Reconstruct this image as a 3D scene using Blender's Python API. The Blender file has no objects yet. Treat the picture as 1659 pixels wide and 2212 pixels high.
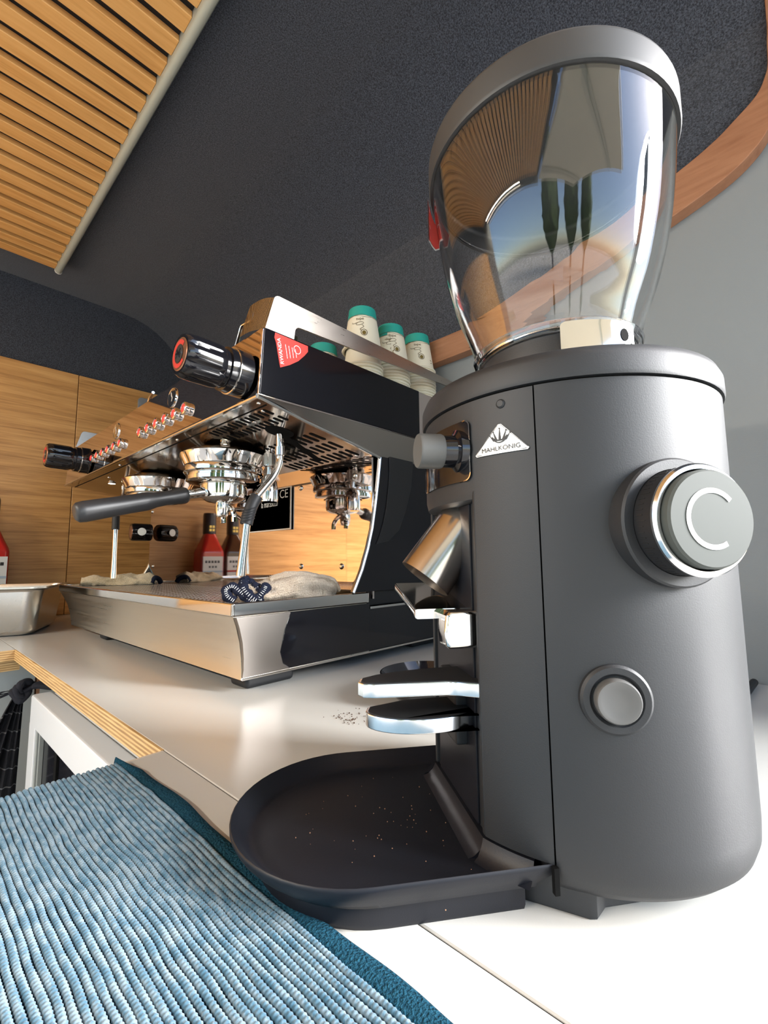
import bpy, bmesh, math, random
from mathutils import Vector, Matrix, noise
random.seed(7)
R = math.radians
SC = bpy.context.scene
COL = SC.collection

# ------------------------------------------------------------------ camera, sky, sun, exposure
cam_d = bpy.data.cameras.new('camera')
cam_d.sensor_fit = 'HORIZONTAL'; cam_d.sensor_width = 36.0
cam_d.lens = 36.0 * 977.0 / 1659.0
cam_d.clip_start = 0.01; cam_d.clip_end = 400
cam = bpy.data.objects.new('camera', cam_d); COL.objects.link(cam)
_r = Vector((0.67950, -0.73360, -0.01059)); _u = Vector((-0.07101, -0.08012, 0.99425)); _f = Vector((0.73023, 0.67484, 0.10653))
cam.matrix_world = Matrix(((_r.x, _u.x, -_f.x, 0.0), (_r.y, _u.y, -_f.y, 0.0), (_r.z, _u.z, -_f.z, 0.17), (0, 0, 0, 1)))
SC.camera = cam

w = bpy.data.worlds.new('sky'); SC.world = w; w.use_nodes = True
wn = w.node_tree.nodes; wl = w.node_tree.links
sky = wn.new('ShaderNodeTexSky'); sky.sky_type = 'NISHITA'
sky.sun_disc = False; sky.sun_elevation = R(48); sky.sun_rotation = R(137)
sky.air_density = 1.0; sky.dust_density = 1.2; sky.ozone_density = 1.0
wl.new(sky.outputs[0], wn['Background'].inputs[0]); wn['Background'].inputs[1].default_value = 0.42

sun_d = bpy.data.lights.new('sun', 'SUN'); sun_d.energy = 16.0; sun_d.angle = R(26.0); sun_d.color = (1.0, 0.985, 0.97)
sun = bpy.data.objects.new('sun', sun_d); COL.objects.link(sun)
sun.rotation_euler = Vector((-0.45, 0.83, -0.34)).to_track_quat('-Z', 'Y').to_euler()

vs = SC.view_settings
vs.view_transform = 'Standard'; vs.look = 'None'; vs.gamma = 1.0; vs.exposure = 0.44; vs.use_curve_mapping = False
SC.cycles.max_bounces = 10; SC.cycles.diffuse_bounces = 5; SC.cycles.glossy_bounces = 6
SC.cycles.transmission_bounces = 10; SC.cycles.sample_clamp_indirect = 6.0
SC.cycles.caustics_reflective = False

# ------------------------------------------------------------------ materials
MATS = {}
def mk(name, col=(0.5, 0.5, 0.5), rough=0.5, metal=0.0, spec=0.5, **kw):
    m = bpy.data.materials.new(name); m.use_nodes = True
    b = m.node_tree.nodes['Principled BSDF']
    b.inputs['Base Color'].default_value = (*col, 1); b.inputs['Roughness'].default_value = rough
    b.inputs['Metallic'].default_value = metal; b.inputs['Specular IOR Level'].default_value = spec
    for k, v in kw.items():
        b.inputs[k.replace('_', ' ')].default_value = v
    MATS[name] = m; return m
class N:
    def __init__(s, m): s.t = m.node_tree; s.b = s.t.nodes['Principled BSDF']
    def n(s, typ, **kw):
        x = s.t.nodes.new('ShaderNode' + typ)
        for k, v in kw.items():
            if hasattr(x, k): setattr(x, k, v)
            else: x.inputs[k.replace('_', ' ')].default_value = v
        return x
    def l(s, a, b): s.t.links.new(a, b)
    def coord(s, scale=(1, 1, 1), rnd=False, which='Object'):
        tc = s.n('TexCoord'); mp = s.n('Mapping'); mp.inputs['Scale'].default_value = scale
        s.l(tc.outputs[which], mp.inputs['Vector'])
        if rnd:
            oi = s.n('ObjectInfo'); mu = s.n('Math', operation='MULTIPLY'); mu.inputs[1].default_value = 37.0
            s.l(oi.outputs['Random'], mu.inputs[0]); s.l(mu.outputs[0], mp.inputs['Location'])
        return mp.outputs[0]
    def ramp(s, fac, stops):
        r = s.n('ValToRGB'); e = r.color_ramp.elements
        while len(e) < len(stops): e.new(0.5)
        for i, (p, c) in enumerate(stops): e[i].position = p; e[i].color = (*c, 1)
        s.l(fac, r.inputs[0]); return r.outputs[0]
    def noise(s, vec, scale, detail=3, rough=0.5):
        x = s.n('TexNoise'); x.inputs['Scale'].default_value = scale; x.inputs['Detail'].default_value = detail
        x.inputs['Roughness'].default_value = rough; s.l(vec, x.inputs['Vector']); return x.outputs[0]
    def bump(s, h, strength=0.3, dist=0.001):
        x = s.n('Bump'); x.inputs['Strength'].default_value = strength; x.inputs['Distance'].default_value = dist
        s.l(h, x.inputs['Height']); s.l(x.outputs[0], s.b.inputs['Normal'])
    def col(s, c): s.l(c, s.b.inputs['Base Color'])

def oak(name, scale, c0, c1, c2, rough=0.42, rnd=False, big=(0.25, 1.6)):
    m = mk(name, c1, rough); q = N(m); v = q.coord(scale, rnd)
    n1 = q.noise(v, 1.0, 6, 0.62); n2 = q.noise(v, 4.5, 4, 0.6)
    mx = q.n('Mix', data_type='FLOAT'); mx.inputs[0].default_value = 0.42
    q.l(n1, mx.inputs[2]); q.l(n2, mx.inputs[3])
    q.col(q.ramp(mx.outputs[0], [(0.36, c0), (0.5, c1), (0.66, c2)]))
    q.bump(n2, 0.12, 0.0005); return m
OAK_X = oak('oak_horizontal', (1.6, 30, 42), (0.31, 0.145, 0.038), (0.53, 0.28, 0.090), (0.66, 0.38, 0.14), 0.45, True)
OAK_SLAT = oak('oak_slat', (2.2, 34, 20), (0.62, 0.30, 0.085), (0.76, 0.41, 0.135), (0.82, 0.48, 0.18), 0.5, True)
TRIMWOOD = oak('plywood_trim', (12, 3, 26), (0.28, 0.12, 0.06), (0.36, 0.17, 0.09), (0.42, 0.21, 0.12), 0.5)

def felt(name, lo, hi):
    m = mk(name, lo, 0.95, 0, 0.15); q = N(m); v = q.coord()
    n1 = q.noise(v, 430, 3, 0.75); n2 = q.noise(v, 6, 2)
    q.col(q.ramp(n1, [(0.38, lo), (0.72, hi)])); q.bump(n1, 0.6, 0.002)
    q.b.inputs['Sheen Weight'].default_value = 0.35; q.b.inputs['Sheen Roughness'].default_value = 0.5
    return m
FELT = felt('charcoal_felt', (0.014, 0.0172, 0.0255), (0.105, 0.122, 0.160))
GREYWALL = mk('grey_painted_panel', (0.235, 0.262, 0.280), 0.6)
q = N(GREYWALL); q.bump(q.noise(q.coord(), 700, 2), 0.15, 0.0006)
LAM = mk('cream_white_laminate', (0.55, 0.55, 0.525), 0.22)
q = N(LAM); q.bump(q.noise(q.coord(), 900, 2), 0.08, 0.0004)
LAMEDGE = mk('pale_laminate_edge', (0.62, 0.56, 0.48), 0.5)
def ply():
    m = mk('plywood_edge', (0.5, 0.33, 0.15), 0.6); q = N(m)
    tc = q.n('TexCoord'); sp = q.n('SeparateXYZ'); q.l(tc.outputs['Object'], sp.inputs[0])
    mu = q.n('Math', operation='MULTIPLY'); mu.inputs[1].default_value = 2 * math.pi / 0.0044; q.l(sp.outputs[2], mu.inputs[0])
    si = q.n('Math', operation='SINE'); q.l(mu.outputs[0], si.inputs[0])
    nz = q.noise(q.coord((3, 3, 90)), 8, 4)
    ad = q.n('Math', operation='MULTIPLY_ADD'); ad.inputs[1].default_value = 0.30; q.l(si.outputs[0], ad.inputs[0]); q.l(nz, ad.inputs[2])
    q.col(q.ramp(ad.outputs[0], [(0.2, (0.30, 0.165, 0.06)), (0.5, (0.50, 0.31, 0.12)), (0.8, (0.64, 0.44, 0.20))])); return m
PLY = ply()
CHROME = mk('polished_steel', (0.70, 0.68, 0.65), 0.06, 1.0)
MIRROR = mk('mirror_steel', (0.72, 0.63, 0.60), 0.035, 1.0)
def brushed(name, c, r, sc):
    m = mk(name, c, r, 1.0); q = N(m); n = q.noise(q.coord(sc), 60, 3)
    mr = q.n('MapRange'); mr.inputs[3].default_value = r * 0.75; mr.inputs[4].default_value = r * 1.3
    q.l(n, mr.inputs[0]); q.l(mr.outputs[0], q.b.inputs['Roughness']); q.bump(n, 0.02, 0.0002); return m
BRUSH = brushed('brushed_steel', (0.72, 0.67, 0.58), 0.30, (1, .05, 4))
BRUSHX = brushed('brushed_steel_rail', (0.46, 0.42, 0.38), 0.30, (1, 14, 14))
PANSTEEL = brushed('satin_pan_steel', (0.58, 0.57, 0.54), 0.24, (6, 6, 6))
ALU = mk('polished_aluminium', (0.82, 0.83, 0.84), 0.16, 1.0)
BLK = mk('black_gloss_plastic', (0.006, 0.006, 0.008), 0.09, 0, 0.6)
BLKM = mk('black_satin_plastic', (0.010, 0.010, 0.011), 0.36, 0, 0.45)
BLKS = mk('black_side_cover', (0.006, 0.006, 0.008), 0.22, 0, 0.4)
RUB = mk('black_rubber', (0.012, 0.013, 0.015), 0.55, 0, 0.4)
HOLE = mk('dark_recess', (0.004, 0.004, 0.004), 0.8, 0, 0.1)
GRB = mk('grinder_powder_coat', (0.010, 0.0118, 0.0145), 0.56, 0, 0.65)
q = N(GRB); q.bump(q.noise(q.coord(), 1500, 2), 0.16, 0.0003)
TRAYM = mk('grinder_tray_plastic', (0.007, 0.008, 0.012), 0.45, 0, 0.35)
q = N(TRAYM); q.bump(q.noise(q.coord(), 1300, 2), 0.12, 0.0003)
GREYK = mk('grey_matt_knob', (0.10, 0.10, 0.095), 0.45, 0, 0.5)
GLASS = mk('clear_hopper', (0.97, 0.97, 0.96), 0.0, 0, 0.5, IOR=1.62, Transmission_Weight=1.0)
WHITE = mk('white_print', (0.80, 0.80, 0.78), 0.5)
SILVERLBL = mk('silver_label', (0.72, 0.72, 0.70), 0.35, 0.4)
DARKPR = mk('dark_print', (0.015, 0.015, 0.016), 0.5)
PLATE = mk('black_rating_plate', (0.018, 0.014, 0.012), 0.25)
RED = mk('red_label', (0.50, 0.045, 0.035), 0.6, 0, 0.15)
TEAL = mk('teal_band', (0.02, 0.34, 0.29), 0.5)
CREAM = mk('cream_paper', (0.78, 0.74, 0.60), 0.55)
BROWNPR = mk('brown_print', (0.10, 0.07, 0.03), 0.6)
NAVY = mk('navy_hem', (0.012, 0.016, 0.035), 0.9, 0, 0.2)
q = N(NAVY); n_ = q.noise(q.coord(), 900, 2); q.bump(n_, 0.8, 0.002)
def terry(name, a, b):
    m = mk(name, a, 0.95, 0, 0.2); q = N(m); n = q.noise(q.coord(), 420, 3, 0.7); n2 = q.noise(q.coord(), 25, 3)
    mx = q.n('Mix', data_type='FLOAT'); mx.inputs[0].default_value = 0.4; q.l(n, mx.inputs[2]); q.l(n2, mx.inputs[3])
    q.col(q.ramp(mx.outputs[0], [(0.35, a), (0.62, b)])); q.bump(n, 0.9, 0.003)
    q.b.inputs['Sheen Weight'].default_value = 0.3; return m
TERRY = terry('beige_terry', (0.50, 0.38, 0.27), (0.76, 0.66, 0.53))
TERRY2 = terry('cream_terry', (0.42, 0.33, 0.20), (0.72, 0.62, 0.44))
LEDM = mk('led_lens', (1, 0.95, 0.8), 0.4, Emission_Color=(1, 0.90, 0.66, 1), Emission_Strength=14.0)
REDLED = mk('red_lit_button', (0.5, 0.02, 0.02), 0.35, Emission_Color=(1, 0.045, 0.03, 1), Emission_Strength=1.0)
APPL = mk('white_appliance_enamel', (0.72, 0.74, 0.76), 0.3)
DGLASS = mk('dark_glass', (0.012, 0.012, 0.016), 0.12, 0, 0.6)
CABIN = mk('grey_cabinet_panel', (0.48, 0.51, 0.50), 0.6)
GASKET = mk('grey_gasket', (0.25, 0.27, 0.26), 0.5)
REDGL = mk('red_syrup', (0.55, 0.025, 0.02), 0.06, 0, 0.6)
BRNGL = mk('brown_syrup', (0.055, 0.02, 0.012), 0.06, 0, 0.6)
GOLD = mk('gold_print', (0.75, 0.50, 0.12), 0.35, 0.6)
SKYBL = mk('pale_blue_print', (0.45, 0.55, 0.66), 0.5)
GROUNDS = mk('coffee_grounds', (0.06, 0.028, 0.014), 0.9)
def apron_m():
    m = mk('charcoal_pinstripe_cloth', (0.02, 0.021, 0.027), 0.85); q = N(m)
    tc = q.n('TexCoord'); sp = q.n('SeparateXYZ'); q.l(tc.outputs['UV'], sp.inputs[0])
    mu = q.n('Math', operation='MULTIPLY'); mu.inputs[1].default_value = 1.0; q.l(sp.outputs[1], mu.inputs[0])
    fr = q.n('Math', operation='FRACT'); q.l(mu.outputs[0], fr.inputs[0])
    lt = q.n('Math', operation='LESS_THAN'); lt.inputs[1].default_value = 0.06; q.l(fr.outputs[0], lt.inputs[0])
    mx = q.n('Mix', data_type='RGBA'); q.l(lt.outputs[0], mx.inputs[0])
    mx.inputs[6].default_value = (0.018, 0.019, 0.025, 1); mx.inputs[7].default_value = (0.22, 0.22, 0.23, 1)
    q.col(mx.outputs[2]); q.bump(q.noise(q.coord(), 900, 2), 0.4, 0.001); return m
APRON = apron_m()
DCLOTH = mk('charcoal_cloth', (0.018, 0.019, 0.025), 0.9, 0, 0.2)
def cord_m():
    m = mk('blue_white_woven_cord', (0.2, 0.3, 0.38), 0.9, 0, 0.2); q = N(m)
    v = q.coord((1, 1, 1)); n1 = q.noise(q.coord((300, 90, 30)), 1.0, 3, 0.6); n2 = q.noise(v, 60, 2)
    n3 = q.noise(q.coord((500, 1500, 500)), 1.0, 2)
    a = q.n('Math', operation='MULTIPLY_ADD'); a.inputs[1].default_value = 0.35; q.l(n2, a.inputs[0]); q.l(n1, a.inputs[2])
    b = q.n('Math', operation='MULTIPLY_ADD'); b.inputs[1].default_value = 0.45; q.l(n3, b.inputs[0]); q.l(a.outputs[0], b.inputs[2])
    q.col(q.ramp(b.outputs[0], [(0.62, (0.030, 0.108, 0.175)), (0.86, (0.088, 0.175, 0.24)), (1.0, (0.18, 0.26, 0.315))]))
    q.b.inputs['Sheen Weight'].default_value = 0.2; return m
CORD = cord_m()
HEM = mk('teal_blue_cotton_hem', (0.016, 0.10, 0.17), 0.9, 0, 0.2)
q = N(HEM); hn = q.noise(q.coord(), 700, 2); q.col(q.ramp(hn, [(0.35, (0.012, 0.075, 0.13)), (0.7, (0.03, 0.15, 0.235))])); q.bump(hn, 0.8, 0.002)
SAND = mk('dry_sandy_ground', (0.50, 0.44, 0.35), 0.9)
LEAF = mk('cypress_foliage', (0.035, 0.075, 0.022), 0.8)
q = N(LEAF); ln = q.noise(q.coord(), 3, 4); q.col(q.ramp(ln, [(0.35, (0.015, 0.04, 0.012)), (0.65, (0.09, 0.14, 0.04))]))
BARK = mk('cypress_bark', (0.10, 0.06, 0.035), 0.9)
AWN = mk('cream_hatch_panel', (0.72, 0.68, 0.56), 0.5)
GTRIM = mk('pale_grey_trim', (0.42, 0.44, 0.38), 0.45)

# ------------------------------------------------------------------ mesh helpers
def finish(bm, name, mat, ang=35, flat=False):
    bmesh.ops.recalc_face_normals(bm, faces=bm.faces[:])
    for f in bm.faces: f.smooth = not flat
    ca = math.radians(ang)
    for e in bm.edges:
        if len(e.link_faces) == 2 and e.calc_face_angle(0) > ca: e.smooth = False
    me = bpy.data.meshes.new(name); bm.to_mesh(me); bm.free()
    if mat is not None: me.materials.append(mat)
    return me
WM = {}
def wn_(o):
    if len(o.data.polygons) < 4000:
        m = o.modifiers.new('weighted_normals', 'WEIGHTED_NORMAL'); m.keep_sharp = True; m.mode = 'FACE_AREA'; m.weight = 80
    return o
def thing(name, label, cat, loc, rotz=0.0, group=None):
    o = bpy.data.objects.new(name, None); COL.objects.link(o)
    o.location = loc; o.rotation_euler = (0, 0, rotz); o.empty_display_size = 0.02
    o['label'] = label; o['category'] = cat
    if group: o['group'] = group
    WM[o.name] = Matrix.Translation(loc) @ Matrix.Rotation(rotz, 4, 'Z')
    return o
def part(name, bm, mat, parent, local=False, ang=35, label=None, kind=None, flat=False):
    W = WM[parent.name]
    if not local: bm.transform(W.inverted())
    me = finish(bm, name, mat, ang, flat)
    o = wn_(bpy.data.objects.new(name, me)); COL.objects.link(o); o.parent = parent
    WM[o.name] = W
    if label: o['label'] = label
    if kind: o['kind'] = kind
    return o
def share(name, src, parent, mw):
    o = wn_(bpy.data.objects.new(name, src.data)); COL.objects.link(o); o.parent = parent
    o.matrix_local = mw; WM[o.name] = WM[parent.name]; return o
def single(name, bm, mat, label, cat, group=None, kind=None, ang=35):
    bm.verts.ensure_lookup_table()
    xs = [v.co.x for v in bm.verts]; ys = [v.co.y for v in bm.verts]; zs = [v.co.z for v in bm.verts]
    L = Vector(((min(xs) + max(xs)) / 2, (min(ys) + max(ys)) / 2, min(zs)))
    bm.transform(Matrix.Translation(-L))
    o = wn_(bpy.data.objects.new(name, finish(bm, name, mat, ang))); COL.objects.link(o); o.location = L
    o['label'] = label; o['category'] = cat
    if group: o['group'] = group
    if kind: o['kind'] = kind
    return o
def struct(name, bm, mat, ang=35):
    o = wn_(bpy.data.objects.new(name, finish(bm, name, mat, ang))); COL.objects.link(o); o['kind'] = 'structure'
    WM[o.name] = Matrix.Identity(4); return o
def join(*bms):
    r = bms[0]
    for b in bms[1:]:
        me = bpy.data.meshes.new('tmp'); b.to_mesh(me); b.free(); r.from_mesh(me); bpy.data.meshes.remove(me)
    return r
def box(x0, x1, y0, y1, z0, z1, bev=0.0, seg=2):
    bm = bmesh.new(); bmesh.ops.create_cube(bm, size=1)
    for v in bm.verts:
        v.co = Vector((x0 + (v.co.x + .5) * (x1 - x0), y0 + (v.co.y + .5) * (y1 - y0), z0 + (v.co.z + .5) * (z1 - z0)))
    if bev > 0: bmesh.ops.bevel(bm, geom=bm.edges[:], offset=bev, segments=seg, profile=0.5, affect='EDGES')
    return bm
def lathe(prof, segs=32, mw=None, a0=0.0, a1=None):
    bm = bmesh.new(); full = a1 is None; span = 2 * math.pi if full else a1 - a0; n = segs if full else segs + 1
    rings = []
    for r, z in prof:
        if r <= 1e-7: rings.append([bm.verts.new((0, 0, z))])
        else: rings.append([bm.verts.new((r * math.cos(a0 + span * i / segs), r * math.sin(a0 + span * i / segs), z)) for i in range(n)])
    for A, B in zip(rings, rings[1:]):
        m = segs
        for i in range(m):
            j = (i + 1) % n if full else i + 1
            if len(A) == 1 and len(B) == 1: continue
            if len(A) == 1: bm.faces.new((A[0], B[i], B[j]))
            elif len(B) == 1: bm.faces.new((A[i], A[j], B[0]))
            else: bm.faces.new((A[i], A[j], B[j], B[i]))
    if mw is not None: bm.transform(mw)
    return bm
def axis_m(p, d, roll=0.0):
    d = Vector(d).normalized(); return Matrix.Translation(p) @ d.to_track_quat('Z', 'Y').to_matrix().to_4x4() @ Matrix.Rotation(roll, 4, 'Z')
def tube(pts, rad, sides=12, closed=False, caps=True, flat=1.0, up=None):
    pts = [Vector(p) for p in pts]; n = len(pts); bm = bmesh.new(); rings = []
    rs = rad if isinstance(rad, (list, tuple)) else [rad] * n
    prev = None
    for i, p in enumerate(pts):
        a = pts[(i - 1) % n] if (closed or i > 0) else p; b = pts[(i + 1) % n] if (closed or i < n - 1) else p
        t = (b - a).normalized()
        if prev is None:
            ref = Vector(up) if up else (Vector((0, 0, 1)) if abs(t.z) < 0.9 else Vector((1, 0, 0)))
            s = t.cross(ref).normalized()
        else:
            s = (prev - t * prev.dot(t)).normalized()
        prev = s; v = s.cross(t)
        rings.append([bm.verts.new(p + (s * math.cos(2 * math.pi * k / sides) + v * flat * math.sin(2 * math.pi * k / sides)) * rs[i]) for k in range(sides)])
    m = n if closed else n - 1
    for i in range(m):
        A = rings[i]; B = rings[(i + 1) % n]
        for k in range(sides): bm.faces.new((A[k], A[(k + 1) % sides], B[(k + 1) % sides], B[k]))
    if caps and not closed: bm.faces.new(rings[0][::-1]); bm.faces.new(rings[-1])
    return bm
def smooth_path(pts, k=6):
    P = [Vector(p) for p in pts]; out = []
    for i in range(len(P) - 1):
        p0 = P[max(i - 1, 0)]; p1 = P[i]; p2 = P[i + 1]; p3 = P[min(i + 2, len(P) - 1)]
        for s in range(k):
            t = s / k
            out.append(0.5 * ((2 * p1) + (p2 - p0) * t + (2 * p0 - 5 * p1 + 4 * p2 - p3) * t * t + (-p0 + 3 * p1 - 3 * p2 + p3) * t ** 3))
    out.append(P[-1]); return out
def prism(poly, axis, a, b, bev=0.0, seg=2):
    # poly: 2D points; axis 'x' -> (y,z); 'y' -> (x,z); 'z' -> (x,y)
    bm = bmesh.new()
    def V(p, t): return {'x': (t, p[0], p[1]), 'y': (p[0], t, p[1]), 'z': (p[0], p[1], t)}[axis]
    A = [bm.verts.new(V(p, a)) for p in poly]; B = [bm.verts.new(V(p, b)) for p in poly]
    fa = bm.faces.new(A); fb = bm.faces.new(B[::-1]); n = len(poly)
    for i in range(n): bm.faces.new((A[i], B[i], B[(i + 1) % n], A[(i + 1) % n]))
    bmesh.ops.recalc_face_normals(bm, faces=bm.faces[:])
    if bev > 0:
        ed = [e for e in bm.edges if e in set(fa.edges) | set(fb.edges)]
        bmesh.ops.bevel(bm, geom=ed, offset=bev, segments=seg, profile=0.5, affect='EDGES')
    return bm
def rrect(x0, x1, y0, y1, r, n=5):
    o = []
    for cx, cy, a in ((x1 - r, y1 - r, 0), (x0 + r, y1 - r, 90), (x0 + r, y0 + r, 180), (x1 - r, y0 + r, 270)):
        for i in range(n + 1):
            t = R(a + 90 * i / n); o.append((cx + r * math.cos(t), cy + r * math.sin(t)))
    return o
def flat_poly(poly, sub=0.0):
    bm = bmesh.new(); f = bm.faces.new([bm.verts.new((p[0], p[1], 0)) for p in poly])
    bmesh.ops.triangulate(bm, faces=bm.faces[:])
    if sub > 0:
        for _ in range(6):
            le = [e for e in bm.edges if e.calc_length() > sub]
            if not le: break
            bmesh.ops.subdivide_edges(bm, edges=le, cuts=1)
            bmesh.ops.triangulate(bm, faces=bm.faces[:])
    return bm
def ribbon(pts, wd):
    bm = bmesh.new(); n = len(pts); L = []; Rr = []
    for i, p in enumerate(pts):
        a = pts[max(i - 1, 0)]; b = pts[min(i + 1, n - 1)]
        dx, dy = b[0] - a[0], b[1] - a[1]; d = math.hypot(dx, dy) or 1; nx, ny = -dy / d, dx / d
        L.append(bm.verts.new((p[0] + nx * wd / 2, p[1] + ny * wd / 2, 0))); Rr.append(bm.verts.new((p[0] - nx * wd / 2, p[1] - ny * wd / 2, 0)))
    for i in range(n - 1): bm.faces.new((L[i], L[i + 1], Rr[i + 1], Rr[i]))
    return bm
def text(s, size, align='CENTER', res=3):
    c = bpy.data.curves.new('txt', 'FONT'); c.body = s; c.size = size; c.align_x = align; c.align_y = 'CENTER'; c.resolution_u = res
    o = bpy.data.objects.new('txt', c); COL.objects.link(o)
    dg = bpy.context.evaluated_depsgraph_get(); me = bpy.data.meshes.new_from_object(o.evaluated_get(dg))
    bm = bmesh.new(); bm.from_mesh(me); bpy.data.meshes.remove(me); bpy.data.objects.remove(o); bpy.data.curves.remove(c)
    return bm
def warp(bm, fn):
    for v in bm.verts: v.co = Vector(fn(v.co))
    return bm
def xf(bm, mw): bm.transform(mw); return bm

# ================================================================== THE SETTING
XW, YE, ZC = 0.80, 1.86, 1.13
struct('floor', box(-1.7, 0.84, -1.3, 1.90, -0.96, -0.92), mk('grey_vinyl_floor', (0.20, 0.20, 0.20), 0.5))
wb = struct('wall_back', join(box(XW, XW + 0.04, -0.44, YE + 0.04, -0.92, 1.16), box(XW, XW + 0.04, -1.3, -0.44, -0.92, -0.02), box(XW, XW + 0.04, -1.3, -1.02, -0.02, 1.16)), GREYWALL)  # out-of-view opening and the piece beyond it added to shape the sunlight
low = [(1.86, .598), (.57, .598), (.47, .604), (.38, .617), (.30, .636), (.20, .662), (.112, .688), (.044, .711), (.009, .732), (-.012, .757), (-.030, .80), (-.040, .87), (-.045, .95), (-.048, 1.16)]
up = [(1.86, .65), (.57, .65), (.49, .654), (.40, .670), (.30, .696), (.20, .725), (.097, .7576), (.0516, .776), (.0245, .793), (-.0016, .813), (-.013, .8355), (-.0165, .851), (-.018, .88), (-.0207, .935), (-.0225, 1.16)]
def smooth2(p): return [(q.x, q.y) for q in smooth_path([(a, b, 0) for a, b in p], 4)]
low_s, up_s = smooth2(low), smooth2(up)
part('felt_lining', prism(up_s + [(1.86, 1.16)], 'x', 0.785, XW), FELT, wb, label='charcoal felt lining the upper wall')
tb = struct('trim_1', prism(low_s + up_s[::-1], 'x', 0.775, XW, 0.002), TRIMWOOD)
we = struct('wall_end', box(-1.7, XW, YE, YE + 0.04, -0.92, 1.16), FELT)
for a, b in ((-1.70, -0.705), (-0.703, 0.404), (0.406, 0.785)):
    part('oak_panel', box(a, b, YE - 0.012, YE, 0.0, 0.8385, 0.0012, 1), OAK_X, we)
# felt ceiling with a rounded haunch down to the back wall
cpts = [(-1.7, ZC), (0.54, ZC)] + [(0.54 + 0.25 * math.sin(R(a)), ZC - 0.25 + 0.25 * math.cos(R(a))) for a in range(10, 91, 10)] + [(0.80, 0.88), (0.80, 1.16), (-1.7, 1.16)]
struct('ceiling', prism(cpts, 'y', -0.44, YE), FELT, 50)
# serving side: low wall, end post and header; hatch opening between
wf = struct('wall_front', join(box(-1.74, -1.70, -1.3, 0.15, -0.92, -0.02), box(-1.74, -1.70, 1.45, YE + 0.04, -0.92, -0.02), box(-1.74, -1.70, 1.45, YE + 0.04, -0.02, 1.16), box(-1.74, -1.70, -0.44, 1.45, 1.06, 1.16)), GREYWALL)

# slatted oak ceiling panel
sp = thing('slat_panel', 'oak slat acoustic panel fixed under the dark felt ceiling, with pale grey edge strip', 'panel', (-0.5, 0.6, 1.0985))
part('backing_board', box(-1.5, 0.282, -0.40, 1.665, 1.112, 1.128), mk('black_backing', (0.015, 0.013, 0.012), 0.9), sp)
first = None
NS = 39; pitch = 0.0521
for i in range(NS):
    y1 = 1.669 - i * pitch
    if first is None:
        first = part('slat', box(-1.5, 0.283, y1 - 0.0345, y1, 1.0985, 1.112, 0.0012, 1), OAK_SLAT, sp)
    else:
        share('slat', first, sp, Matrix.Translation((0, -i * pitch, 0)))
pr = [(0.283, 1.128), (0.283, 1.094), (0.286, 1.089), (0.292, 1.0865), (0.298, 1.0885), (0.3015, 1.094), (0.302, 1.128)]
tr = part('edge_strip', prism(pr, 'y', -0.40, 1.667), GTRIM, sp, ang=50)
part('end_cap', prism([(a + (0.0008 if a > .29 else -.0008), b - 0.0008) for a, b in pr], 'y', 1.667, 1.6705), mk('white_plastic_cap', (0.75, 0.75, 0.72), 0.4), tr)

lp = thing('added_fill_lamp', 'added warm fill strip lamp, out of view under the ceiling', 'lamp', (-1.60, 0.80, 1.085))
part('housing', box(-1.63, -1.57, 0.10, 1.50, 1.092, 1.0985, .002), GTRIM, lp)
part('diffuser', box(-1.625, -1.575, 0.11, 1.49, 1.086, 1.0925, .001), mk('fill_diffuser', (0.9, 0.88, 0.8), 0.5, Emission_Color=(1, .80, .55, 1), Emission_Strength=1.0), lp)
ld_ = bpy.data.lights.new('fill_light', 'AREA'); ld_.shape = 'RECTANGLE'; ld_.size = .04; ld_.size_y = 1.36; ld_.energy = 54.0; ld_.color = (1.0, .88, .72)  # unseen warm fill, added to brighten the far interior
lo_ = bpy.data.objects.new('fill_light', ld_); COL.objects.link(lo_); lo_.parent = lp; lo_.location = (0, 0, -.0015)

# ------------------------------------------------------------------ worktops
wt = thing('worktop', 'cream laminate worktop with plywood edge, carrying the espresso machine and grinder', 'worktop', (0.49, 0.53, -0.02))
part('laminate_board', box(0.181, 0.80, -0.9, 1.848, -0.02, 0.0, 0.0006, 1), LAM, wt)
part('plywood_edge', box(0.1785, 0.181, 0.4445, 1.176, -0.0202, -0.0002), PLY, wt)
part('joint', box(0.1796, 0.1812, -0.9, 1.84, -0.019, -0.0012), HOLE, wt)
wt2 = thing('worktop', 'cream laminate worktop across the far end, under the steel pan', 'worktop', (-0.6, 1.5, -0.02))
part('laminate_board', box(-1.69, 0.1800, 1.178, 1.848, -0.02, 0.0, 0.0006, 1), LAM, wt2)
part('plywood_edge', box(-1.69, 0.1785, 1.1755, 1.178, -0.0202, -0.0002), PLY, wt2)
part('support_board', box(-1.69, 0.19, 1.185, 1.21, -0.042, -0.0215), PLY, wt2)
wt3 = thing('worktop', 'cream laminate side worktop lying under the blue woven mat', 'worktop', (0, 0, -0.02))
part('laminate_board', box(-0.55, 0.1800, -0.9, 0.4415, -0.02, 0.0, 0.0006, 1), LAM, wt3)
part('edge_band', box(-0.55, 0.1795, 0.4415, 0.4440, -0.02, -0.0002), LAMEDGE, wt3)
# cabinets below
single('base_cabinet', box(-1.6, 0.228, 1.24, 1.84, -0.92, -0.0425, 0.003), CABIN, 'grey cabinet panel under the far worktop', 'cabinet')
cb = thing('base_cabinet', 'pale cabinet side panel with oak edging below the worktop, behind the tied cloth', 'cabinet', (0.5, 1.3, -0.92))
part('panel', box(0.235, 0.79, 1.235, 1.29, -0.92, -0.0205), LAM, cb)
part('edging', box(0.230, 0.235, 1.235, 1.29, -0.92, -0.0205), TRIMWOOD, cb)

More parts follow.
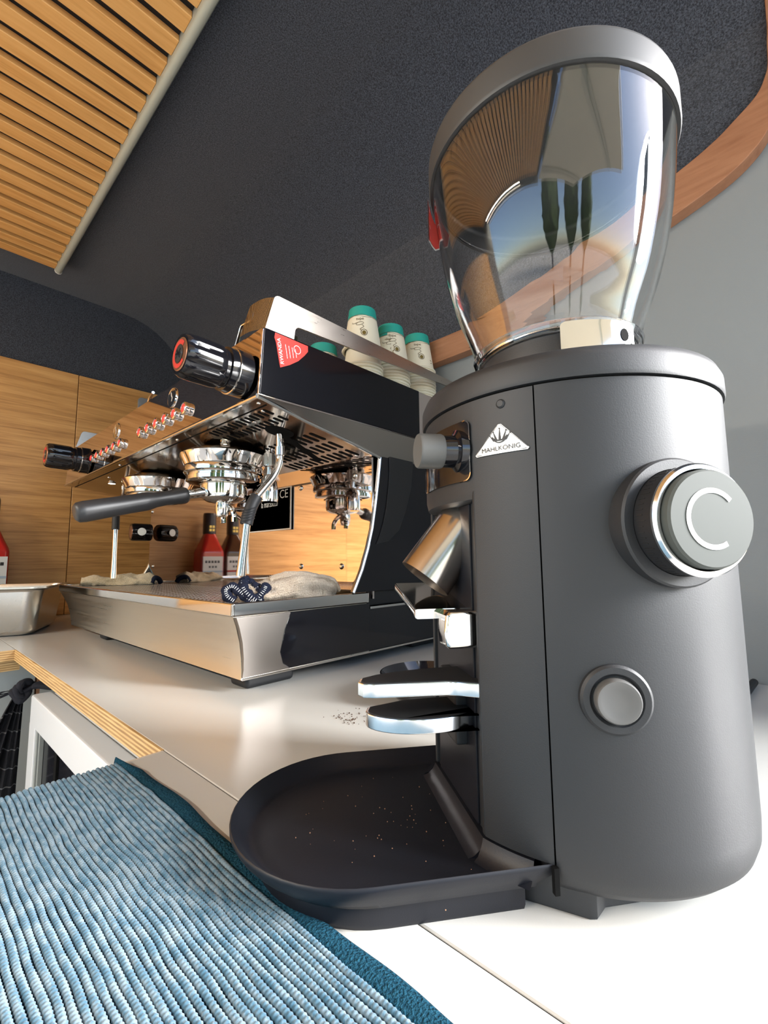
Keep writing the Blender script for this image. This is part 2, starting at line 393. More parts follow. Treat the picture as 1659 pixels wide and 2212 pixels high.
# ------------------------------------------------------------------ under-counter fridge
fr = thing('fridge', 'small white under-counter fridge with dark glass door', 'fridge', (0.45, 0.8, -0.90))
part('body', box(0.235, 0.74, 0.47, 1.115, -0.90, -0.08, 0.006), APPL, fr)
dr = part('door', join(box(0.200, 0.233, 0.47, 1.117, -0.135, -0.080, 0.004), box(0.200, 0.233, 0.47, 1.117, -0.88, -0.80, 0.004),
                  box(0.200, 0.233, 1.070, 1.117, -0.81, -0.13, 0.002), box(0.200, 0.233, 0.47, 0.52, -0.81, -0.13, 0.002)), APPL, fr)
part('glass', box(0.210, 0.222, 0.515, 1.075, -0.805, -0.13), DGLASS, dr)
part('gasket', join(box(0.203, 0.209, 1.058, 1.070, -0.80, -0.135), box(0.2035, 0.2095, 1.040, 1.050, -0.80, -0.135)), GASKET, dr)
part('inner_bar', box(0.206, 0.2095, 0.93, 0.945, -0.80, -0.135), HOLE, dr)

# ------------------------------------------------------------------ tied pinstripe cloth
ap = thing('tied_cloth', 'charcoal pinstripe cloth knotted at the fridge corner and hanging down', 'cloth', (0.18, 1.14, -0.6))
def hang():
    bm = bmesh.new(); uv = bm.loops.layers.uv.new('UVMap'); nu, nv = 40, 60; g = []
    for j in range(nv + 1):
        t = j / nv; row = []
        for i in range(nu + 1):
            s = i / nu
            wd = 0.018 + 0.115 * min(1, t * 1.5) ** 0.85
            f = 0.010 * math.sin(s * 17 + 0.6) * (0.4 + t) + 0.006 * math.sin(s * 31 + t * 3)
            # spreads along -x from the knot, drops in z
            row.append(bm.verts.new((0.192 - s * wd - 0.004 * t, 1.135 + f + 0.03 * s * t, -0.083 - t * 0.55)))
        g.append(row)
    for j in range(nv):
        for i in range(nu):
            fc = bm.faces.new((g[j][i], g[j][i + 1], g[j + 1][i + 1], g[j + 1][i]))
            for lp, (a, b) in zip(fc.loops, ((i, j), (i + 1, j), (i + 1, j + 1), (i, j + 1))): lp[uv].uv = (a / nu, b / nv * 0.55 / 0.033 + 0.15 * math.sin(a / nu * 3))
    bmesh.ops.solidify(bm, geom=bm.faces[:], thickness=0.0015)
    return bm
part('hanging_cloth', hang(), APRON, ap)
kn = []
for k in range(3):
    c0 = Vector((0.186 + 0.004 * k, 1.135, -0.078 + 0.006 * k)); pts = []
    for i in range(22):
        a = 2 * math.pi * i / 22; pts.append(c0 + Vector((0.012 * math.cos(a), 0.010 * math.sin(a + k), 0.008 * math.sin(a) + 0.004 * math.cos(2 * a + k))))
    kn.append(tube(pts, [.0058 + .0012 * math.sin(i * 1.3 + k) for i in range(22)], 10, closed=True))
knot = join(*kn)
part('knot', knot, DCLOTH, ap)
part('tail_band', tube(smooth_path([(0.192, 1.132, -0.074), (0.21, 1.125, -0.066), (0.235, 1.11, -0.071), (0.27, 1.09, -0.074)]), [0.009] * 5 + [0.013] * 14, 10, flat=0.5), DCLOTH, ap)
for k in range(7):
    a = random.uniform(-0.4, 0.5)
    part('loose_thread', tube(smooth_path([(0.182, 1.135, -0.072), (0.168 - .004 * k, 1.14, -0.070 + 0.012 * a - .002 * k), (0.150 - .004 * k, 1.140, -0.074 - .012 * a - 0.004 * k), (0.134 - .002 * k, 1.14, -0.090 - .02 * a - .006 * k)]), 0.0009, 5), DCLOTH, ap)

# ================================================================== ESPRESSO MACHINE
em = thing('espresso_machine', 'two-group polished steel espresso machine with black steam knobs and cup rail', 'espresso machine', (0.55, 1.0, 0.0))
Y0, Y1 = 0.517, 1.510
prof = [(.314, .391), (.3195, .487), (.325, .4905), (.785, .4925), (.785, .396), (.644, .397)]
part('upper_body', prism(prof, 'y', Y0, Y1, 0.003, 3), MIRROR, em, ang=25)
part('side_panel', prism([(.3165, .3935), (.3215, .4855), (.327, .4885), (.66, .4905), (.66, .3975), (.644, .3975)], 'y', Y0 - .0016, Y0 + .002, .0008), mk('black_panel_gloss', (0.004, 0.004, 0.006), 0.08, 0, 0.25), em, label='black gloss side panel')
# lower wedge between side panels and underside
def wedge():
    bm = bmesh.new()
    t = [(.316, Y0 + .002, .3925), (.78, Y0 + .002, .398), (.78, Y1 - .002, .398), (.316, Y1 - .002, .3925)]
    b = [(.3165, Y0 + .004, .388), (.578, .546, .354), (.785, .546, .354), (.785, Y1 - .03, .354), (.578, Y1 - .03, .354), (.3165, Y1 - .004, .388)]
    T = [bm.verts.new(p) for p in t]; Bv = [bm.verts.new(p) for p in b]
    bm.faces.new(T); bm.faces.new((Bv[0], Bv[1], Bv[4], Bv[5])); bm.faces.new((Bv[1], Bv[2], Bv[3], Bv[4]))
    bm.faces.new((T[0], T[1], Bv[2], Bv[1], Bv[0])); bm.faces.new((T[3], T[2], Bv[3], Bv[4], Bv[5]))
    bm.faces.new((T[0], T[3], Bv[5], Bv[0])); bm.faces.new((T[1], T[2], Bv[3], Bv[2])); return bm
part('underside_shell', wedge(), mk('warm_polished_steel', (0.42, 0.375, 0.335), 0.10, 1.0), em, ang=20)
def zu(x): return .388 - (x - .3165) * (.034 / .2615)
su = math.atan(.034 / .2615)
part('lip_front', tube([(.3145, Y0, .3895), (.3145, Y1, .3895)], 0.0035, 10), CHROME, em)
part('lip_side', tube([(.3145, Y0 + .001, .3895), (.40, Y0 + .0115, .3775), (.50, .535, .3645), (.580, .5455, .3535)], 0.0032, 10), CHROME, em)
# panel joint line on the underside
part('panel_joint', box(.3345, .3362, Y0 + .012, Y1 - .012, zu(.3355) - .0007, zu(.3355) + .003), HOLE, em)
# vent slots
vs_first = None
for r_ in range(3):
    for c_ in range(12):
        x = .452 + r_ * .042 + .002 * c_ * 0; y = .562 + c_ * .0165 + (r_ * .004)
        if x > .57: continue
        if vs_first is None:
            vs_first = part('vent_slot', xf(prism(rrect(-.0165, .0165, -.0036, .0036, .0034, 3), 'z', -.0006, .002), Matrix.Identity(4)), HOLE, em, local=True)
            mw0 = Matrix.Translation(Vector((x, y, zu(x))) - Vector((0.55, 1.0, 0))) @ Matrix.Rotation(su, 4, 'Y'); vs_first.matrix_local = mw0
        else:
            share('vent_slot', vs_first, em, Matrix.Translation(Vector((x, y, zu(x))) - Vector((0.55, 1.0, 0))) @ Matrix.Rotation(su, 4, 'Y'))
for c_ in range(14):
    for x in (.345, .370):
        y = .548 + c_ * .0125
        share('vent_slot', vs_first, em, Matrix.Translation(Vector((x + .006, y, zu(x + .006))) - Vector((0.55, 1.0, 0))) @ Matrix.Rotation(su, 4, 'Y') @ Matrix.Diagonal((.55, .75, 1, 1)))
# dark swivel cut-out for the steam wand: round opening with a long slit
cut = flat_poly([(.022 * math.cos(R(a)) * .9, .022 * math.sin(R(a))) for a in range(0, 360, 15)])
part('wand_opening', xf(prism([(.024 * math.cos(R(a)), .020 * math.sin(R(a))) for a in range(0, 360, 12)], 'z', -.0007, .001), Matrix.Translation((.405, .600, zu(.405))) @ Matrix.Rotation(su, 4, 'Y')), HOLE, em)
part('wand_slit', xf(prism(rrect(0, .135, -.006, .006, .0055), 'z', -.0008, .001), Matrix.Translation((.415, .607, zu(.415))) @ Matrix.Rotation(su, 4, 'Y') @ Matrix.Rotation(R(24), 4, 'Z')), HOLE, em)
cut.free()
for x, y in ((.327, .535), (.345, .553), (.55, .575), (.545, .72), (.328, .80), (.328, 1.1), (.36, .60), (.352, 1.26)):
    part('screw', lathe([(0, -.0016), (.0028, -.0014), (.0034, 0)], 12, Matrix.Translation((x, y, zu(x))) @ Matrix.Rotation(su, 4, 'Y')), CHROME, em)

# backsplash mirror (slightly off square), bowed side cover with chrome edge
def xm(y): return .562 - .026 * (y - .55) / .95
bs = bmesh.new()
for z in (.105, .362): pass
A_ = [bs.verts.new(p) for p in ((xm(.548), .548, .105), (xm(1.485), 1.485, .105), (xm(1.485), 1.485, .36), (xm(.548), .548, .36))]
B_ = [bs.verts.new((v.co.x + .004, v.co.y, v.co.z)) for v in A_]
bs.faces.new(A_); bs.faces.new(B_[::-1])
for i in range(4): bs.faces.new((A_[i], B_[i], B_[(i + 1) % 4], A_[(i + 1) % 4]))
part('backsplash', bs, MIRROR, em)
bow = [(.582, .354), (.5795, .335), (.5755, .308), (.569, .270), (.560, .225), (.549, .190), (.535, .155), (.515, .118)]
for yy, nm in ((0.5465, 'near'), (1.4865, 'far')):
    ch = part('edge_strip', tube([(x, yy + .001, z) for x, z in bow], 0.0042, 8), CHROME, em)
    poly = [(x + .003, z) for x, z in bow] + [(.785, .118), (.785, .398), (.60, .398)]
    sc_ = part('side_cover', prism(poly, 'y', yy - .002 if yy < 1 else yy - .006, yy + .008, .001), BLKS, em)
# crescent panel on the near side cover
cres = [(.603, .354), (.6035, .33), (.600, .30), (.594, .265), (.585, .235), (.575, .212), (.567, .198)]
arc = [(.600, .205), (.628, .225), (.648, .262), (.664, .305), (.671, .35), (.671, .392), (.63, .392), (.606, .372)]
part('crescent_panel', prism(cres + arc, 'y', .5425, .5452, .0006), BLKM, em)
part('arch_strip', tube(smooth_path([(.52, .5435, .372), (.55, .5432, .384), (.59, .543, .389), (.66, .543, .389)], 4), .0022, 6), CHROME, em)

# lower base and drip tray
def cove(y, ins, top_out):
    return [(.303 + top_out, .0985), (.3125 + ins, .085), (.3185 + ins, .065), (.3195 + ins, .045), (.317 + ins, .0175)]
def base():
    bm = bmesh.new(); rows = []
    zs = [.0985, .085, .065, .045, .030, .0175]
    fx_ = [.3055, .311, .3165, .3185, .3185, .317]
    ny_ = [.5525, .5535, .5535, .552, .550, .5475]
    fy_ = [1.452, 1.437, 1.416, 1.398, 1.385, 1.372]
    for z, x, a, b in zip(zs, fx_, ny_, fy_):
        rows.append([bm.verts.new(p) for p in ((x, b, z), (x, a, z), (.552, a, z), (.552, b, z))])
    for A, B in zip(rows, rows[1:]):
        for i in range(4): bm.faces.new((A[i], A[(i + 1) % 4], B[(i + 1) % 4], B[i]))
    bm.faces.new(rows[0]); bm.faces.new(rows[-1][::-1])
    return bm
part('drip_tray_body', base(), BRUSH, em, ang=55)
part('tray_side_reflection', prism([(.392, .0980), (.382, .075), (.375, .045), (.380, .028), (.392, .0205), (.5515, .0205), (.5525, .0980)], 'y', .5455, .5535, .0006), BLK, em)  # dark reflection in the polished tray side, built as a black plate
part('tray_side_reflection', prism([(.3072, .0980), (.3120, .085), (.3172, .065), (.3192, .045), (.3192, .030), (.3178, .0200), (.392, .0200), (.392, .0980)], 'y', .5462, .5535, .0006), mk('brown_reflection_steel', (0.26, 0.235, 0.215), 0.3, 1.0), em)  # brown-grey reflection at the front, put into the steel colour
rim = part('drip_tray_rim', join(box(.303, .309, .5495, 1.452, .0985, .1165, .0025, 3), box(.303, .556, .5495, .5555, .0985, .1165, .0025, 3), box(.303, .556, 1.446, 1.452, .0985, .1165, .0025, 3)), CHROME, em)
gr = part('drip_grate', box(.308, .553, .554, 1.447, .1075, .1105), mk('bronze_toned_grate_steel', (0.30, 0.25, 0.20), 0.16, 1.0), em)
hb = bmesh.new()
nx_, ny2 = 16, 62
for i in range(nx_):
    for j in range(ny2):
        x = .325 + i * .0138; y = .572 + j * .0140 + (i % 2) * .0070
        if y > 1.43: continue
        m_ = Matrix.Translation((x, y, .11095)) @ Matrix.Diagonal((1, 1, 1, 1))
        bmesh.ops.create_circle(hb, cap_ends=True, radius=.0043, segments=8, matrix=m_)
part('hole_glint', hb, mk('grate_hole_glint', (0.85, 0.83, 0.78), 0.55, 0.0), gr, kind='stuff')  # glint on the grate holes, put in as pale discs
part('base_skirt', box(.553, .785, .5485, 1.46, .0175, .092, .003), BLK, em)
part('skirt_ledge', box(.553, .785, .556, 1.46, .092, .1185, .003), BLKM, em)
part('skirt_trim', box(.556, .785, .547, .5495, .0885, .0925, .0006), CHROME, em)
part('skirt_trim', box(.318, .785, .5465, .5480, .0165, .0195, .0004), CHROME, em)
for x, y in ((.332, .560), (.332, 1.150), (.70, .575), (.70, 1.36)):
    part('foot', box(x, x + .078, y, y + .045, 0, .0172, .006, 3), RUB, em)
# two horizontal water pipe lines behind? rating plate
pl = part('rating_plate', box(.5515, .5535, .772, .952, .236, .3265), SILVERLBL, em)
def on_plate(bm, dx=.0):   # flat (u right, v up) -> plate facing -x ; u right on the picture is -y
    return warp(bm, lambda c: (.5510 - dx, .862 - c.x, .28125 + c.y))
part('plate_face', on_plate(prism(rrect(-.087, .087, -.0425, .0425, .001), 'z', 0, .0004)), PLATE, pl)
tx = [xf(text('la marzocco', .0165), Matrix.Translation((.012, .0135, 0)) @ Matrix.Diagonal((.8, 1.25, 1, 1))), xf(text('CE', .026), Matrix.Translation((.066, .030, 0)) @ Matrix.Diagonal((1.0, 1.0, 1, 1)))]
part('plate_lettering', on_plate(join(*tx), .0006), WHITE, pl)
bars = []
for k, (u, v, wd) in enumerate([(-.02, -.004, .028), (.018, -.004, .020), (.046, -.004, .022), (.074, -.004, .018), (-.024, -.013, .03), (.020, -.013, .02), (.050, -.013, .034), (.076, -.013, .016), (.02, -.021, .02), (.070, -.021, .022), (.022, -.0285, .018), (.070, -.0285, .02), (-.03, -.0285, .03), (.022, -.035, .016)]):
    bars.append(prism(rrect(u - wd / 2, u + wd / 2, v - .0026, v + .0026, .0005, 1), 'z', 0, .0002))
part('plate_fields', on_plate(join(*bars), .0006), WHITE, pl)
for y, z in ((.742, .160), (.625, .160), (.590, .324), (.745, .319), (1.475, .328), (1.455, .160)):
    part('screw', join(lathe([(0, .004), (.003, .0036), (.0052, .0015), (.0056, 0)], 14, axis_m((xm(y), y, z), (-1, 0, 0)))), CHROME, em)

# buttons, roundels
def front_x(z): return .314 + (z - .391) * (.0055 / .096)
for y0b, y1b in ((.735, .935), (1.050, 1.250)):
    for i in range(6):
        y = y0b + (y1b - y0b) * i / 5
        bz = part('button', lathe([(.0105, 0), (.0112, .004), (.0105, .0075), (.0085, .0085), (.0078, .0065)], 20, axis_m((front_x(.424), y, .424), (-1, 0, .06))), CHROME, em)
        part('button_light', lathe([(0, .0095), (.0050, .0088), (.0074, .0066)], 18, axis_m((front_x(.424), y, .424), (-1, 0, .06))), REDLED, bz)
for y in (.803, 1.100):
    rd = part('roundel', lathe([(0, .0012), (.0150, .0012), (.0165, .0022), (.0178, .0022), (.0185, 0)], 32, axis_m((front_x(.462), y, .462), (-1, 0, .06))), CHROME, em, label='round chrome badge')
    part('badge_motif', warp(ribbon([(-.004, .010), (-.002, .004), (.001, 0), (-.001, -.006), (.003, -.010)], .0035), lambda c, y=y: (front_x(.462) - .0016, y - c.x, .462 + c.y)), SILVERLBL, rd)

# steam knobs
def fluted(n, r, depth, prof, segs=60, flute=1.0):
    bm = bmesh.new(); rings = []
    for rr, z, fl in prof:
        rings.append([bm.verts.new(((rr - depth * fl * max(0, math.cos(n * 2 * math.pi * i / segs)) ** 2) * math.cos(2 * math.pi * i / segs), (rr - depth * fl * max(0, math.cos(n * 2 * math.pi * i / segs)) ** 2) * math.sin(2 * math.pi * i / segs), z)) for i in range(segs)])
    for A, B in zip(rings, rings[1:]):
        for i in range(segs): bm.faces.new((A[i], A[(i + 1) % segs], B[(i + 1) % segs], B[i]))
    bm.faces.new(rings[-1]); bm.faces.new(rings[0][::-1]); return bm
for y, zz, L in ((.552, .427, .0985), (1.285, .4225, .0985)):
    m_ = axis_m((.312, y, zz), (-1, 0, .02), R(18))
    kb = part('steam_knob', xf(fluted(7, .0285, .0035, [(.0270, .036, 0), (.0285, .039, .0), (.0290, .045, .9), (.0290, .074, 1), (.0282, .0825, 1), (.0255, .0870, .3)]), m_), BLK, em, ang=40)
    part('knob_base', lathe([(.0315, 0), (.0315, .018), (.0305, .019), (.0305, .0205), (.0298, .0215), (.0298, .030), (.0265, .0312), (.0265, .040)], 40, m_), BLK, kb)
    part('knob_ring', lathe([(.0302, .0185), (.0318, .0190), (.0318, .0203), (.0302, .0208)], 40, m_), CHROME, kb)
    part('knob_badge', lathe([(0, .0877), (.0205, .0877), (.0215, .0869)], 32, m_), mk('copper_badge', (0.30, 0.14, 0.08), 0.3, 0.6), kb)
    part('badge_ring', lathe([(.0125, .0881), (.0182, .0881)], 32, m_, R(20), R(300)), RED, kb)
    part('badge_centre', lathe([(0, .0884), (.0115, .0884)], 28, m_), DARKPR, kb)
    part('badge_motif', join(*[xf(box(-.0012, .0012, -.008, .008, .0885, .0893), m_ @ Matrix.Rotation(R(a), 4, 'Z')) for a in (20, 65, 110)]), CHROME, kb)

# group heads
def group_head(x, y):
    pr_ = [(.030, .381), (.050, .376), (.072, .366), (.0775, .362), (.0765, .357), (.073, .350), (.070, .3435), (.0690, .342)]
    g = part('group_head', xf(fluted(10, .07, .0035, [(r, z - .3, 0.0 if z > .3605 or z < .3425 else 1.0) for r, z in pr_], 80), Matrix.Translation((x, y, .3))), CHROME, em, ang=30)
    part('group_ring', lathe([(.062, .3425), (.0685, .3415), (.0700, .338), (.0700, .330), (.0675, .3275), (.0630, .3265), (.0630, .3235), (.0655, .3225), (.0655, .3155), (.060, .3125), (.045, .3115)], 56, Matrix.Translation((x, y, 0))), CHROME, g)
    return g
GX = .405
group_head(GX, .775); group_head(GX + .012, 1.115)
for x, y in ((.385, .737), (.375, 1.315)):
    ld = part('led_housing', lathe([(.0085, 0), (.0098, -.0035), (.0085, -.0045)], 20, Matrix.Translation((x, y, zu(x) + .001))), CHROME, em)
    part('led_lens', lathe([(0, -.0052), (.006, -.0048), (.0085, -.0042)], 18, Matrix.Translation((x, y, zu(x) + .001))), LEDM, ld)

# steam wands, hot water tap
wpts = smooth_path([(.405, .600, .372), (.4065, .600, .345), (.405, .600, .325), (.396, .600, .304), (.380, .600, .284), (.366, .600, .267), (.3575, .600, .252), (.352, .600, .235), (.347, .600, .19), (.3430, .600, .150)], 5)
wd_ = part('steam_wand', tube(wpts, [.0058] * (len(wpts) - 5) + [.0060, .0063, .0066, .0070, .0070], 14), CHROME, em)
part('rubber_grip', tube(smooth_path([(.3665, .600, .2675), (.3600, .600, .257), (.3555, .600, .246), (.3525, .600, .2365), (.3500, .600, .225)], 5), .0092, 16), RUB, wd_)
for k in range(5):
    part('grip_ridge', tube([(.3555 + .0098 * math.cos(2 * math.pi * i / 18) - .0010 * k, .600 + .0098 * math.sin(2 * math.pi * i / 18), .2485 - .0042 * k + .0030 * math.cos(2 * math.pi * i / 18)) for i in range(18)], .0011, 6, closed=True), RUB, wd_)
part('wand_joint', lathe([(.0035, .372), (.0055, .368), (.0060, .360), (.0035, .358), (.0035, .352), (.0075, .351), (.0075, .338), (.0055, .336)], 20, Matrix.Translation((.4062, .600, 0))), CHROME, wd_)
part('swivel_ring', tube([(.4055 + .0125 * math.cos(2 * math.pi * i / 24), .600 + .0125 * math.sin(2 * math.pi * i / 24), .3775 - .0016 * math.cos(2 * math.pi * i / 24)) for i in range(24)], .0016, 8, closed=True), CHROME, wd_)
wp2 = smooth_path([(.40, 1.30, .375), (.395, 1.29, .345), (.380, 1.265, .315), (.365, 1.235, .29), (.3635, 1.228, .26), (.3630, 1.225, .20), (.3625, 1.222, .134)], 5)
w2 = part('steam_wand', tube(wp2, [.0055] * (len(wp2) - 4) + [.0058, .0062, .0068, .0068], 14), CHROME, em)
part('rubber_grip', tube([(.3638, 1.230, .285), (.3632, 1.227, .252)], .0085, 16), RUB, w2)
tp = part('hot_water_tap', lathe([(.004, .372), (.0105, .371), (.0105, .366), (.0118, .364)] + [(.0118, .3415), (.0105, .3405), (.005, .3395), (.005, .327), (.010, .322), (.0145, .312), (.0165, .297), (.0168, .281), (.0155, .2765), (0, .2765)], 24, Matrix.Translation((.452, .700, 0))), CHROME, em)
part('hex_nut', prism([(.0135 * math.cos(R(60 * i + 15)), .0135 * math.sin(R(60 * i + 15))) for i in range(6)], 'z', .342, .364, .001) if False else xf(prism([(.0135 * math.cos(R(60 * i + 15)), .0135 * math.sin(R(60 * i + 15))) for i in range(6)], 'z', .342, .364, .001), Matrix.Translation((.452, .700, 0))), BRUSHX, tp)
# small dial on the far end of the splash back
dm = axis_m((.528, 1.455, .262), (-1, 0.1, .0))
dk = part('water_dial', xf(fluted(8, .026, .003, [(.024, 0, 0), (.026, .004, .3), (.0265, .012, 1), (.0265, .048, 1), (.0245, .055, .4)]), dm), BLK, em)
part('dial_badge', lathe([(0, .0556), (.018, .0556), (.0185, .0550)], 28, dm), MATS['copper_badge'], dk)
part('dial_sticker', lathe([(0, .0274), (.011, .0274), (.0115, .0266)], 24, axis_m((.500, 1.455, .262), (-.25, -1, 0))), WHITE, dk)

# cup rails
def rail(y, t):
    out = [(.327, .4905)] + [(.3505 + .010 * math.cos(R(a)) , .5385 + .010 * math.sin(R(a))) for a in (165, 140, 115, 95)] + [(.788, .5485), (.788, .5345)] + [(.387 + .009 * math.cos(R(a)), .5055 + .009 * math.sin(R(a))) for a in (90, 115, 140, 165, 180)] + [(.376, .4905)]
    return prism(out, 'y', y, y + t, .0006)
rl = part('cup_rail', rail(.523, .003), BRUSHX, em)
curl = []
for i in range(9):
    a = R(90 * i / 8); curl.append((.028 * math.sin(a), .028 * (1 - math.cos(a))))
cb_ = bmesh.new(); rows = []
for u, v in curl:
    # the front end of the rail rolls round towards the far side
    rows.append([cb_.verts.new((.3275 + .0 - .012 * math.sin(R(90) * u / .028) , .526 + v + u * .6, .4905)), cb_.verts.new((.3435 - .012 * math.sin(R(90) * u / .028), .526 + v + u * .6, .545))])
for A, B in zip(rows, rows[1:]): cb_.faces.new((A[0], A[1], B[1], B[0]))
bmesh.ops.solidify(cb_, geom=cb_.faces[:], thickness=.002)
part('rail_corner', cb_, CHROME, rl)
part('rail_clip', tube(smooth_path([(.330, .608, .492), (.330, .597, .510), (.3305, .593, .519), (.331, .588, .5215), (.331, .566, .5195), (.331, .561, .5215), (.331, .5605, .531)], 4), .0026, 8, flat=.5), CHROME, rl)
part('inner_bracket', box(.385, .402, .548, .552, .4905, .5165, .002), CHROME, rl)
rl2 = part('cup_rail', rail(1.492, .003), BRUSHX, em)
part('rail_bracket', prism(rrect(.336, .366, .490, .528, .008), 'y', 1.03, 1.034, .0006), GREYK, em)
part('rail_post', tube(smooth_path([(.336, .975, .491), (.336, .968, .502), (.334, .955, .508), (.330, .93, .509)], 4), .003, 8), CHROME, em)
part('cup_tray_floor', box(.40, .78, Y0 + .02, Y1 - .02, .4925, .4935), BRUSHX, em)
# hopper label's reflection built as a sheet, cut off at the panel's top edge
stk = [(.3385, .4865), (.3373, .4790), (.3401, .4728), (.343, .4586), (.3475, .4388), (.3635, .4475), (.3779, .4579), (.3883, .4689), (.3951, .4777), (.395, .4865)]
refl_y = .5148
sk = thing('coffee_label_or_reflection', 'reflection of the red coffee label, built as a sheet on the espresso machine side', 'label', (.365, .515, .4388))
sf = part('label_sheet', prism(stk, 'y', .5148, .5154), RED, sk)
part('reflected_lettering', warp(join(xf(text('RWANDA', .0082), Matrix.Translation((0, 0, 0)))), lambda c: (.3475 - c.y * .98 - c.x * .19, .5145, .4625 + c.x * .98 - c.y * .19)), WHITE, sf)
part('reflected_line', warp(join(*[ribbon([(-.009 + .001 * k, -.010 - .0055 * k), (.011 - .0015 * k, -.010 - .0055 * k)], .0007) for k in range(4)] + [ribbon([(.006 + .006 * math.cos(R(a)), -.030 + .006 * math.sin(R(a))) for a in range(0, 361, 30)], .0008)]), lambda c: (.3475 - c.y * .98 - c.x * .19, .5145, .4625 + c.x * .98 - c.y * .19)), WHITE, sf)

# ------------------------------------------------------------------ portafilter in the near group
pf = thing('portafilter', 'double-spout portafilter with long matt black handle locked in the near group', 'portafilter', (GX, .775, .249))
part('basket', lathe([(.040, .3150), (.0425, .3135), (.0425, .3105), (.0405, .3095), (.0405, .2920), (.0385, .2860), (.030, .2800), (.012, .2765), (0, .2765)], 40, Matrix.Translation((GX, .775, 0))), CHROME, pf)
for s in (1, -1):
    part('lug', box(GX - .006, GX + .006, .775 + s * .040 - .006, .775 + s * .040 + .006, .306, .3115, .001), CHROME, pf)
part('spout', lathe([(.0115, .278), (.0125, .272), (.0120, .262), (.0105, .2545), (.0085, .2520), (.0075, .2535)], 24, Matrix.Translation((GX - .004, .772, 0))), CHROME, pf)
for s in (1, -1):
    part('spout_branch', tube(smooth_path([(GX + .004, .775, .276), (GX + .008, .775 + s * .012, .268), (GX + .010, .775 + s * .020, .256), (GX + .011, .775 + s * .020, .243)], 4), [.0052] * 13, 10), CHROME, pf)
hd = (Vector((.1720, .772, .2425)) - Vector((.3430, .775, .2880))).normalized()
part('neck', tube([Vector((.368, .775, .2945)), Vector((.330, .775, .2848))], [.0095, .0078], 18), CHROME, pf)
hp = [(0.0, .0078), (.002, .0125), (.006, .0142), (.014, .0140), (.026, .0123), (.040, .0118), (.055, .0125), (.066, .0148), (.074, .0150), (.090, .0148), (.115, .0150), (.140, .0156), (.158, .0158), (.166, .0148), (.170, .011), (.1715, 0)]
part('handle', lathe([(r, z) for z, r in hp], 28, axis_m((.3385, .775, .2868), hd)), mk('matt_black_handle', (0.018, 0.019, 0.021), 0.42), pf, ang=60)

# ------------------------------------------------------------------ cups
cup_src = None
CH = .082; RB = .0250; RT = .0365
def cup_pt(th, h, off=0.0):   # h measured from base of the cup (which points up when upside down)
    r = RB + (RT - RB) * h / CH + off; return (r * math.cos(th), r * math.sin(th), CH - h)
def make_cup(label):
    c = thing('paper_cup', label, 'cup', (0, 0, 0), 0, 'upside-down paper cups on the espresso machine')
    part('body', lathe([(0, CH - .004), (RB - .002, CH - .004), (RB - .0022, CH), (RB, CH), (RT, 0.0015)], 28), CREAM, c, local=True)
    part('rim', lathe([(RT - .0015, .0054), (RT + .0016, .0049), (RT + .0030, .0028), (RT + .0016, .0007), (RT - .0015, .0002)], 28), CREAM, c, local=True)
    part('teal_band', lathe([(RB + .0004, CH + .0002), (RB + (RT - RB) * .020 / CH + .0004, CH - .020)], 28), TEAL, c, local=True)
    wv = []
    for k in (0, 1):
        pts = [(s * .004, -.0205 - .0018 * math.sin(s * .42 + 2.0 * k) - .0012 * k) for s in range(0, 46)]
        wv.append(ribbon(pts, .00055))
    wv.append(xf(text('tupe', .0085), Matrix.Translation((.044, -.0275, 0))))
    wv.append(ribbon([(.030 + .006 * t - .003 * math.sin(t * 3), -.034 - .002 * math.sin(t * 2.4) - .0012 * t) for t in [i / 5 for i in range(12)]], .0008))
    wv.append(ribbon([(.044 + .0065 * math.cos(t) + .0022 * math.sin(t), -.0375 + .0032 * math.sin(t)) for t in [i * math.pi / 8 for i in range(17)]], .0008))
    wv.append(ribbon([(.048 + .003 * math.sin(t * 1.8), -.041 - .0034 * t) for t in [i / 4 for i in range(14)]], .0009))
    wv.append(ribbon([(.0515 + .0052 * math.cos(t), -.056 + .0062 * math.sin(t)) for t in [i * math.pi / 8 for i in range(17)]], .0010))
    bm = join(*wv); 
    part('line_drawing', warp(bm, lambda p: cup_pt(p.x / .030 + R(150), -p.y, .0006)), BROWNPR, c, local=True)
    bm = flat_poly([(.0515 + .0032 * math.cos(t), -.0568 + .0042 * math.sin(t)) for t in [i * math.pi / 7 for i in range(14)]])
    part('brown_mark', warp(bm, lambda p: cup_pt(p.x / .030 + R(150), -p.y, .0008)), mk('olive_print', (0.16, 0.11, 0.02), 0.6), c, local=True)
    return c
def copy_cup(src, label):
    o = src.copy(); COL.objects.link(o); o['label'] = label
    for ch in src.children:
        d = ch.copy(); COL.objects.link(d); d.parent = o
    return o
stacks = [  # x, y, z base, count, dz, words
    (.576, .583, .4937, 7, .0062, 'tallest stack of cups'),
    (.655, .583, .4937, 11, .0062, 'middle of three front cup stacks'),
    (.742, .583, .4937, 13, .0062, 'cup stack nearest the back wall'),
    (.548, .665, .4937, 3, .0062, 'low cup stack left of the tallest stack'),
    (.500, .715, .4937, 1, .0100, ''),
    (.735, .670, .4937, 10, .0062, 'cup stack half hidden behind the middle stack')]
ordn = ['bottom', 'second', 'third', 'fourth', 'fifth', 'sixth', 'seventh', 'eighth', 'ninth', 'tenth', 'eleventh', 'twelfth', 'thirteenth']
